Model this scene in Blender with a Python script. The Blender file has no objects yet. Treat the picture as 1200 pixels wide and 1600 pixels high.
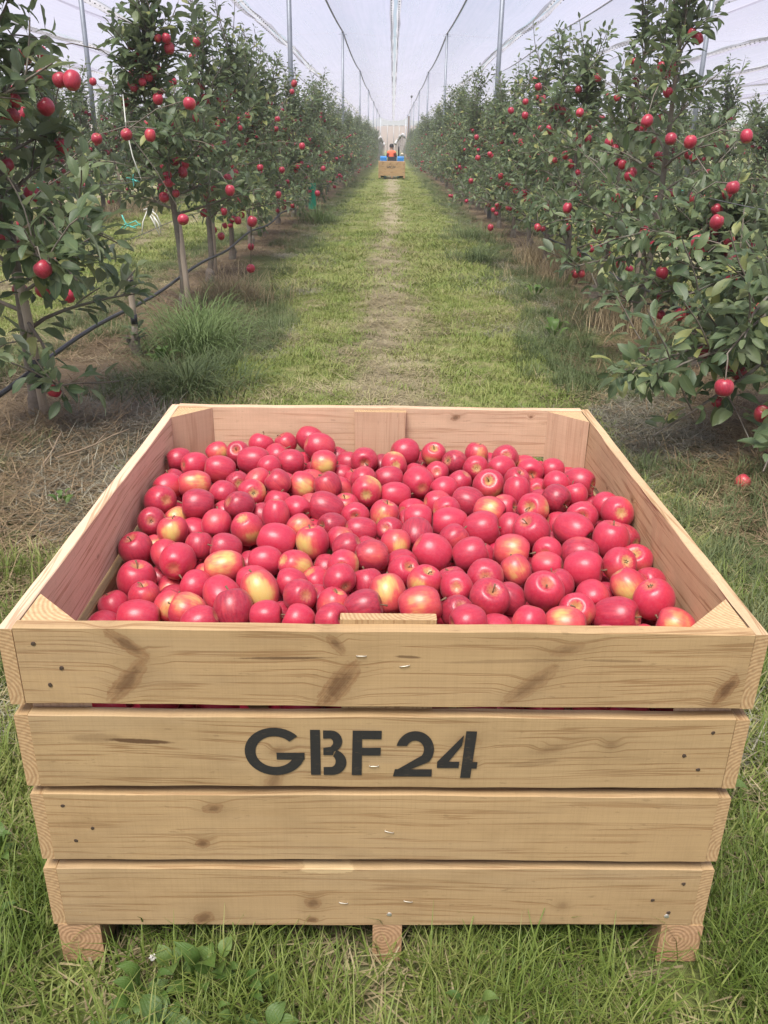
import bpy, math, random
import numpy as np
from mathutils import Matrix, Vector, Euler

# ------------------------------------------------------------------ camera, world, sun, exposure
scene = bpy.context.scene
col = scene.collection
R = math.radians
CAM_POS = np.array([0.0, 0.0, 1.411])
F_PX, YAW, PITCH, ROLL = 1314.35, -0.003, 0.4113, 0.0168

def camera_axes():
    f = np.array([math.sin(YAW)*math.cos(PITCH), math.cos(YAW)*math.cos(PITCH), -math.sin(PITCH)])
    r = np.array([math.cos(YAW), -math.sin(YAW), 0.0])
    u = np.cross(r, f)
    return r*math.cos(ROLL)+u*math.sin(ROLL), -r*math.sin(ROLL)+u*math.cos(ROLL), f
CR, CU, CF = camera_axes()
cd = bpy.data.cameras.new('camera')
cd.sensor_fit = 'VERTICAL'; cd.sensor_height = 36.0; cd.lens = F_PX/1600*36.0
cd.clip_start = 0.05; cd.clip_end = 3000
cam = bpy.data.objects.new('camera', cd); col.objects.link(cam)
m = Matrix([[CR[i], CU[i], -CF[i], CAM_POS[i]] for i in range(3)]+[[0, 0, 0, 1]])
cam.matrix_world = m
scene.camera = cam

SUN_EL, SUN_AZ = R(63), R(-158)          # azimuth measured from +Y towards +X
world = bpy.data.worlds.new('World'); scene.world = world; world.use_nodes = True
wt = world.node_tree; wt.nodes.clear()
sky = wt.nodes.new('ShaderNodeTexSky'); sky.sky_type = 'NISHITA'; sky.sun_disc = False
sky.sun_elevation = SUN_EL; sky.sun_rotation = SUN_AZ
sky.air_density = 1.0; sky.dust_density = 2.0; sky.ozone_density = 1.5
tc = wt.nodes.new('ShaderNodeTexCoord')
mp = wt.nodes.new('ShaderNodeMapping'); mp.inputs['Scale'].default_value = (1.0, 1.0, 2.2)
nz = wt.nodes.new('ShaderNodeTexNoise'); nz.inputs['Scale'].default_value = 2.3; nz.inputs['Detail'].default_value = 7; nz.inputs['Roughness'].default_value = 0.55
cr_ = wt.nodes.new('ShaderNodeValToRGB'); cr_.color_ramp.elements[0].position = 0.36; cr_.color_ramp.elements[1].position = 0.62
mx = wt.nodes.new('ShaderNodeMix'); mx.data_type = 'RGBA'
mx.inputs['B'].default_value = (5.3, 5.4, 6.2, 1)
bg = wt.nodes.new('ShaderNodeBackground'); bg.inputs['Strength'].default_value = 0.055
wo = wt.nodes.new('ShaderNodeOutputWorld')
wt.links.new(tc.outputs['Generated'], mp.inputs['Vector']); wt.links.new(mp.outputs['Vector'], nz.inputs['Vector'])
wt.links.new(nz.outputs['Fac'], cr_.inputs['Fac']); wt.links.new(cr_.outputs['Color'], mx.inputs['Factor'])
wt.links.new(sky.outputs['Color'], mx.inputs['A']); wt.links.new(mx.outputs['Result'], bg.inputs['Color']); wt.links.new(bg.outputs['Background'], wo.inputs['Surface'])

sd = bpy.data.lights.new('sun', 'SUN'); sd.energy = 5.0; sd.angle = R(30); sd.color = (1.0, 0.95, 0.87)
sun = bpy.data.objects.new('sun', sd); col.objects.link(sun)
sv = Vector((math.sin(SUN_AZ)*math.cos(SUN_EL), math.cos(SUN_AZ)*math.cos(SUN_EL), math.sin(SUN_EL)))
sun.rotation_euler = sv.to_track_quat('Z', 'Y').to_euler(); sun.location = (0, 0, 60)

scene.view_settings.view_transform = 'Standard'; scene.view_settings.look = 'None'
scene.view_settings.gamma = 1.0; scene.view_settings.use_curve_mapping = False
scene.view_settings.exposure = 1.40
scene.render.engine = 'CYCLES'
scene.cycles.use_denoising = True
scene.cycles.max_bounces = 8; scene.cycles.transparent_max_bounces = 12
scene.cycles.volume_bounces = 1
HAZE = 0.0018

# ------------------------------------------------------------------ helpers
rng = np.random.default_rng(11)

def project(P):
    q = np.asarray(P, float)-CAM_POS; z = q@CF
    return 600+F_PX*(q@CR)/z, 800-F_PX*(q@CU)/z, z

def mesh(name, verts, faces, mats=(), mat_idx=None, smooth=False, attrs=None):
    """verts n x 3, faces: list of (k x n) int arrays or a list of tuples"""
    me = bpy.data.meshes.new(name)
    verts = np.asarray(verts, np.float32)
    if len(faces) and isinstance(faces[0], np.ndarray) and faces[0].ndim == 2:
        idx = np.concatenate([f.ravel() for f in faces]).astype(np.int32)
        tot = np.concatenate([np.full(len(f), f.shape[1], np.int32) for f in faces])
    else:
        idx = np.array([i for f in faces for i in f], np.int32); tot = np.array([len(f) for f in faces], np.int32)
    me.vertices.add(len(verts)); me.vertices.foreach_set('co', verts.ravel())
    me.loops.add(len(idx)); me.loops.foreach_set('vertex_index', idx)
    me.polygons.add(len(tot))
    me.polygons.foreach_set('loop_start', np.concatenate([[0], np.cumsum(tot)[:-1]]).astype(np.int32))
    me.polygons.foreach_set('loop_total', tot)
    me.polygons.foreach_set('use_smooth', np.full(len(tot), bool(smooth)))
    for mm in mats: me.materials.append(mm)
    if mat_idx is not None: me.polygons.foreach_set('material_index', np.asarray(mat_idx, np.int32))
    me.update(calc_edges=True)
    for k, v in (attrs or {}).items():
        a = me.attributes.new(k, 'FLOAT', 'POINT'); a.data.foreach_set('value', np.asarray(v, np.float32))
    return me

def link(name, me, parent=None, loc=None, rot=None):
    o = bpy.data.objects.new(name, me); col.objects.link(o)
    if parent is not None: o.parent = parent
    if loc is not None: o.location = loc
    if rot is not None: o.rotation_euler = rot
    return o

def tag(o, label=None, cat=None, group=None, kind=None):
    if label: o['label'] = label
    if cat: o['category'] = cat
    if group: o['group'] = group
    if kind: o['kind'] = kind
    return o

def empty(name, label, cat, loc=(0, 0, 0), rz=0.0, group=None):
    o = bpy.data.objects.new(name, None); col.objects.link(o)
    o.empty_display_size = 0.1; o.location = loc; o.rotation_euler = (0, 0, rz)
    return tag(o, label, cat, group)

class MB:
    """collects shapes of one mesh"""
    def __init__(s): s.v = []; s.f = []; s.mi = []; s.n = 0
    def add(s, v, f, mi=0):
        v = np.asarray(v, float); s.v.append(v)
        for q in f: s.f.append(tuple(int(i)+s.n for i in q)); s.mi.append(mi)
        s.n += len(v)
    def box(s, lo, hi, mi=0):
        x0, y0, z0 = lo; x1, y1, z1 = hi
        s.add([(x0,y0,z0),(x1,y0,z0),(x1,y1,z0),(x0,y1,z0),(x0,y0,z1),(x1,y0,z1),(x1,y1,z1),(x0,y1,z1)],
              [(0,3,2,1),(4,5,6,7),(0,1,5,4),(1,2,6,5),(2,3,7,6),(3,0,4,7)], mi)
    def tube(s, pts, rad, sides=8, mi=0, cap=True):
        v, f = tube(pts, rad, sides, cap); s.add(v, f, mi)
    def build(s, name, mats, smooth=False): return mesh(name, np.concatenate(s.v), s.f, mats if isinstance(mats, (list, tuple)) else [mats], s.mi, smooth)

def tube(pts, rad, sides=8, cap=True):
    pts = np.asarray(pts, float); n = len(pts)
    rad = np.full(n, rad) if np.isscalar(rad) else np.asarray(rad, float)
    d = np.gradient(pts, axis=0); d /= np.linalg.norm(d, axis=1)[:, None]+1e-12
    ref = np.array([0, 0, 1.0]) if abs(d[:, 2]).mean() < 0.8 else np.array([1.0, 0, 0])
    a = np.cross(d, ref); a /= np.linalg.norm(a, axis=1)[:, None]+1e-12
    b = np.cross(d, a)
    t = np.arange(sides)/sides*2*np.pi
    v = pts[:, None]+rad[:, None, None]*(np.cos(t)[None, :, None]*a[:, None]+np.sin(t)[None, :, None]*b[:, None])
    f = []
    for i in range(n-1):
        for j in range(sides):
            k = (j+1) % sides
            f.append((i*sides+j, i*sides+k, (i+1)*sides+k, (i+1)*sides+j))
    if cap:
        f.append(tuple(range(sides-1, -1, -1))); f.append(tuple((n-1)*sides+j for j in range(sides)))
    return v.reshape(-1, 3), f

# ------------------------------------------------------------------ materials
class NT:
    def __init__(s, name):
        s.m = bpy.data.materials.new(name); s.m.use_nodes = True; s.t = s.m.node_tree; s.t.nodes.clear()
        s.out = s.n('ShaderNodeOutputMaterial')
    def n(s, typ, **kw):
        x = s.t.nodes.new(typ)
        for k, v in kw.items():
            if k.startswith('_'): setattr(x, k[1:], v)
            else: s.set(x, k.replace('__', ' '), v)
        return x
    def set(s, x, k, v):
        sock = x.inputs[int(k[1:])] if k[0] == 'i' and k[1:].isdigit() else x.inputs[k]
        if hasattr(v, 'bl_idname') and hasattr(v, 'outputs'): v = v.outputs[0]
        if isinstance(v, bpy.types.NodeSocket): s.t.links.new(v, sock)
        else:
            if isinstance(v, tuple) and len(v) == 3 and sock.type == 'RGBA': v = v+(1,)
            sock.default_value = v
    def math(s, op, a, b=None, clamp=False):
        x = s.n('ShaderNodeMath', _operation=op, _use_clamp=clamp); s.set(x, 'i0', a)
        if b is not None: s.set(x, 'i1', b)
        return x.outputs[0]
    def mix(s, fac, a, b, mode='MIX'):
        x = s.n('ShaderNodeMix', _data_type='RGBA', _blend_type=mode)
        s.set(x, 'Factor', fac)
        for k, v in ((6, a), (7, b)):
            if isinstance(v, bpy.types.NodeSocket): s.t.links.new(v, x.inputs[k])
            else: x.inputs[k].default_value = tuple(v)+((1,) if len(v) == 3 else ())
        return x.outputs[2]
    def noise(s, vec, scale, detail=3, rough=0.5, dist=0.0, scl=None):
        if scl is not None:
            mp = s.n('ShaderNodeMapping', Vector=vec); mp.inputs['Scale'].default_value = scl; vec = mp.outputs[0]
        x = s.n('ShaderNodeTexNoise', Vector=vec, Scale=scale, Detail=detail, Roughness=rough, Distortion=dist)
        return x.outputs['Fac']
    def ramp(s, fac, stops):
        x = s.n('ShaderNodeValToRGB', Fac=fac); e = x.color_ramp.elements
        while len(e) < len(stops): e.new(0.5)
        for i, (p, c) in enumerate(stops):
            e[i].position = p; e[i].color = (c, c, c, 1) if np.isscalar(c) else tuple(c)+(1,)
        return x.outputs['Color']
    def rng(s, v, a, b, c=0.0, d=1.0, smooth=False):
        x = s.n('ShaderNodeMapRange', _interpolation_type='SMOOTHSTEP' if smooth else 'LINEAR')
        s.set(x, 'Value', v)
        for k, q in (('From Min', a), ('From Max', b), ('To Min', c), ('To Max', d)): x.inputs[k].default_value = q
        return x.outputs['Result']
    def coord(s, k='Object'): return s.n('ShaderNodeTexCoord').outputs[k]
    def bump(s, h, strength=0.3, dist=0.002):
        return s.n('ShaderNodeBump', Height=h, Strength=strength, Distance=dist).outputs[0]
    def principled(s, **kw):
        p = s.n('ShaderNodeBsdfPrincipled', **kw); s.t.links.new(p.outputs[0], s.out.inputs['Surface']); return p
    def shader(s, a): s.t.links.new(a if isinstance(a, bpy.types.NodeSocket) else a.outputs[0], s.out.inputs['Surface'])

def plain(name, c, rough=0.6, metal=0.0, var=0.12, scale=30.0):
    t = NT(name); n = t.noise(t.coord(), scale, 4)
    cc = t.mix(n, tuple(x*(1-var*1.6) for x in c), tuple(min(1, x*(1+var*1.6)) for x in c))
    t.principled(Base__Color=cc, Roughness=rough, Metallic=metal)
    return t.m

def wood(name, light, dark, knots=(), streaks=(), marks=(), seed=0.0, grain=1.0, patch=None):
    """board: length on X, height on Z. knots (x, z, half length, half width, angle deg, strength)"""
    t = NT(name)
    co = t.coord('Object')
    oi = t.n('ShaderNodeObjectInfo')
    off = t.math('MULTIPLY', oi.outputs['Random'], 37.0)
    ofv = t.n('ShaderNodeCombineXYZ', X=off, Y=t.math('MULTIPLY', off, 1.7), Z=seed)
    va = t.n('ShaderNodeVectorMath', _operation='ADD'); t.set(va, 'i0', co); t.set(va, 'i1', ofv.outputs[0])
    P = va.outputs[0]
    wob = t.noise(co, 55, 5, 0.7)
    wobc = t.math('SUBTRACT', wob, 0.5)
    kmask = None; halo = None; core = None
    for (x, z, hl, hw, ang, st) in knots:
        mp = t.n('ShaderNodeMapping', Vector=co, _vector_type='TEXTURE')
        mp.inputs['Location'].default_value = (x, 0, z); mp.inputs['Rotation'].default_value = (0, -R(ang), 0)
        mp.inputs['Scale'].default_value = (hl, 50.0, hw)
        ln = t.n('ShaderNodeVectorMath', _operation='LENGTH'); t.set(ln, 'i0', mp.outputs[0])
        d = t.math('ADD', ln.outputs['Value'], t.math('MULTIPLY', wobc, 1.1))
        rg = t.math('MULTIPLY', t.math('ABSOLUTE', t.math('SINE', t.math('MULTIPLY', d, 8.0))), 0.35)
        k = t.math('MULTIPLY', t.math('SUBTRACT', t.rng(d, 1.08, 0.90, 0, 1, True), t.math('MULTIPLY', rg, t.rng(d, 0.2, 0.9))), st, True)
        sn = t.noise(mp.outputs[0], 1.0, 4, 0.65, scl=(0.7, 0.0, 8.0))
        k = t.math('MULTIPLY', k, t.rng(sn, 0.36, 0.56, 0.30, 1.0))
        kc_ = t.math('MULTIPLY', t.rng(d, 0.75, 0.25, 0, 1, True), st); core = kc_ if core is None else t.math('MAXIMUM', core, kc_)
        h = t.rng(ln.outputs['Value'], 2.6, 0.3, 0, 1, True)
        kmask = k if kmask is None else t.math('MAXIMUM', kmask, k)
        halo = h if halo is None else t.math('MAXIMUM', halo, h)
    sx = t.n('ShaderNodeSeparateXYZ', Vector=P)
    warp = t.noise(P, 1.0, 2, 0.45, scl=(0.9, 2.0, 3.5))
    zz = t.math('ADD', sx.outputs['Z'], t.math('MULTIPLY', warp, 0.10*grain))
    zz = t.math('ADD', zz, t.math('MULTIPLY', sx.outputs['Y'], 0.55))
    if halo is not None: zz = t.math('ADD', zz, t.math('MULTIPLY', halo, 0.010))
    gv = t.n('ShaderNodeCombineXYZ', X=t.math('MULTIPLY', sx.outputs['X'], 0.022), Y=0.0, Z=zz)
    lines = t.noise(gv.outputs[0], 125, 2, 0.55)
    band = t.noise(gv.outputs[0], 26, 2, 0.5)
    fibre = t.noise(P, 1.0, 3, 0.6, scl=(3.0, 240, 520))
    blot = t.noise(P, 6.0, 5, 0.65, scl=(1, 1, 2.2))
    lw = t.ramp(lines, [(0.54, 0.0), (0.60, 1.0), (0.625, 0.8), (0.65, 0.1)])
    c = t.mix(t.ramp(band, [(0.32, 0.0), (0.75, 0.45)]), light, dark)
    c = t.mix(t.math('MULTIPLY', lw, 0.72*grain), c, (dark[0]*.62, dark[1]*.50, dark[2]*.42))
    c = t.mix(t.math('MULTIPLY', t.ramp(fibre, [(0.42, 0.0), (0.75, 1.0)]), 0.34), c, tuple(x*0.72 for x in dark))
    c = t.mix(t.math('MULTIPLY', t.ramp(blot, [(0.48, 0.0), (0.75, 1.0)]), 0.42), c, tuple(x*0.66 for x in dark))
    saw = t.noise(P, 1.0, 2, 0.6, scl=(420, 1, 6)); c = t.mix(t.math('MULTIPLY', t.ramp(saw, [(.45, 0), (.7, 1)]), 0.13), c, tuple(x*0.6 for x in dark))
    speck = t.noise(P, 1.0, 2, 0.5, scl=(40, 200, 150)); c = t.mix(t.ramp(speck, [(0.68, 0), (0.74, 0.35)]), c, tuple(x*0.45 for x in dark))
    grey = t.noise(P, 3.0, 4, 0.6, scl=(0.6, 1, 3)); c = t.mix(t.math('MULTIPLY', t.ramp(grey, [(0.5, 0), (0.8, 1)]), 0.18), c, (0.30, 0.27, 0.22))
    if patch:
        px, pz, pl, pw, pc = patch
        mp = t.n('ShaderNodeMapping', Vector=co, _vector_type='TEXTURE'); mp.inputs['Location'].default_value = (px, 0, pz); mp.inputs['Scale'].default_value = (pl, 50, pw)
        ln = t.n('ShaderNodeVectorMath', _operation='LENGTH'); t.set(ln, 'i0', mp.outputs[0])
        c = t.mix(t.rng(t.math('ADD', ln.outputs['Value'], wobc), 1.05, 0.9, 0, 0.45), c, pc)
    if kmask is not None:
        kc = t.mix(t.noise(co, 160, 2), (0.12, 0.05, 0.02), (0.27, 0.13, 0.055))
        c = t.mix(t.math('MULTIPLY', halo, 0.32), c, tuple(x*0.55 for x in dark))
        c = t.mix(t.math('MULTIPLY', kmask, 0.85), c, kc)
        c = t.mix(t.math('MULTIPLY', core, 0.55), c, (0.055, 0.022, 0.010))
    for (x, z, hl, hw, ang, st) in streaks:
        mp = t.n('ShaderNodeMapping', Vector=co, _vector_type='TEXTURE')
        mp.inputs['Location'].default_value = (x, 0, z); mp.inputs['Rotation'].default_value = (0, -R(ang), 0); mp.inputs['Scale'].default_value = (hl, 50.0, hw)
        ln = t.n('ShaderNodeVectorMath', _operation='LENGTH'); t.set(ln, 'i0', mp.outputs[0])
        d = t.math('ADD', ln.outputs['Value'], t.math('MULTIPLY', wobc, 0.7))
        c = t.mix(t.rng(d, 1.05, 0.6, 0, st, True), c, (0.085, 0.04, 0.018))
    hgt = t.math('ADD', t.math('MULTIPLY', lw, -0.5), t.math('MULTIPLY', fibre, 0.7))
    t.principled(Base__Color=c, Roughness=t.rng(fibre, 0.2, 0.8, 0.62, 0.82), Specular__IOR__Level=0.35, Normal=t.bump(hgt, 0.25, 0.0012))
    return t.m

def endgrain(name, a, b, center=(0, 0.03, -0.05), scale=95.0, ring=0.2):
    t = NT(name); co = t.coord('Object')
    va = t.n('ShaderNodeVectorMath', _operation='SUBTRACT'); t.set(va, 'i0', co); va.inputs[1].default_value = center
    mp = t.n('ShaderNodeMapping', Vector=va.outputs[0]); mp.inputs['Scale'].default_value = (0.0, 1, 1)
    w = t.n('ShaderNodeTexWave', _wave_type='RINGS', _rings_direction='SPHERICAL', Vector=mp.outputs[0], Scale=scale/10, Distortion=1.7, Detail=3, Detail__Scale=2.0)
    n = t.noise(co, 120, 3)
    c = t.mix(t.math('MULTIPLY', w.outputs['Fac'], 0.85), a, b)
    c = t.mix(t.math('MULTIPLY', t.ramp(n, [(0.45, 0), (0.75, 1)]), 0.4), c, tuple(x*0.5 for x in b))
    t.principled(Base__Color=c, Roughness=0.85, Normal=t.bump(t.math('ADD', t.math('MULTIPLY', w.outputs['Fac'], ring), n), 0.35, 0.0015))
    return t.m
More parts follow.
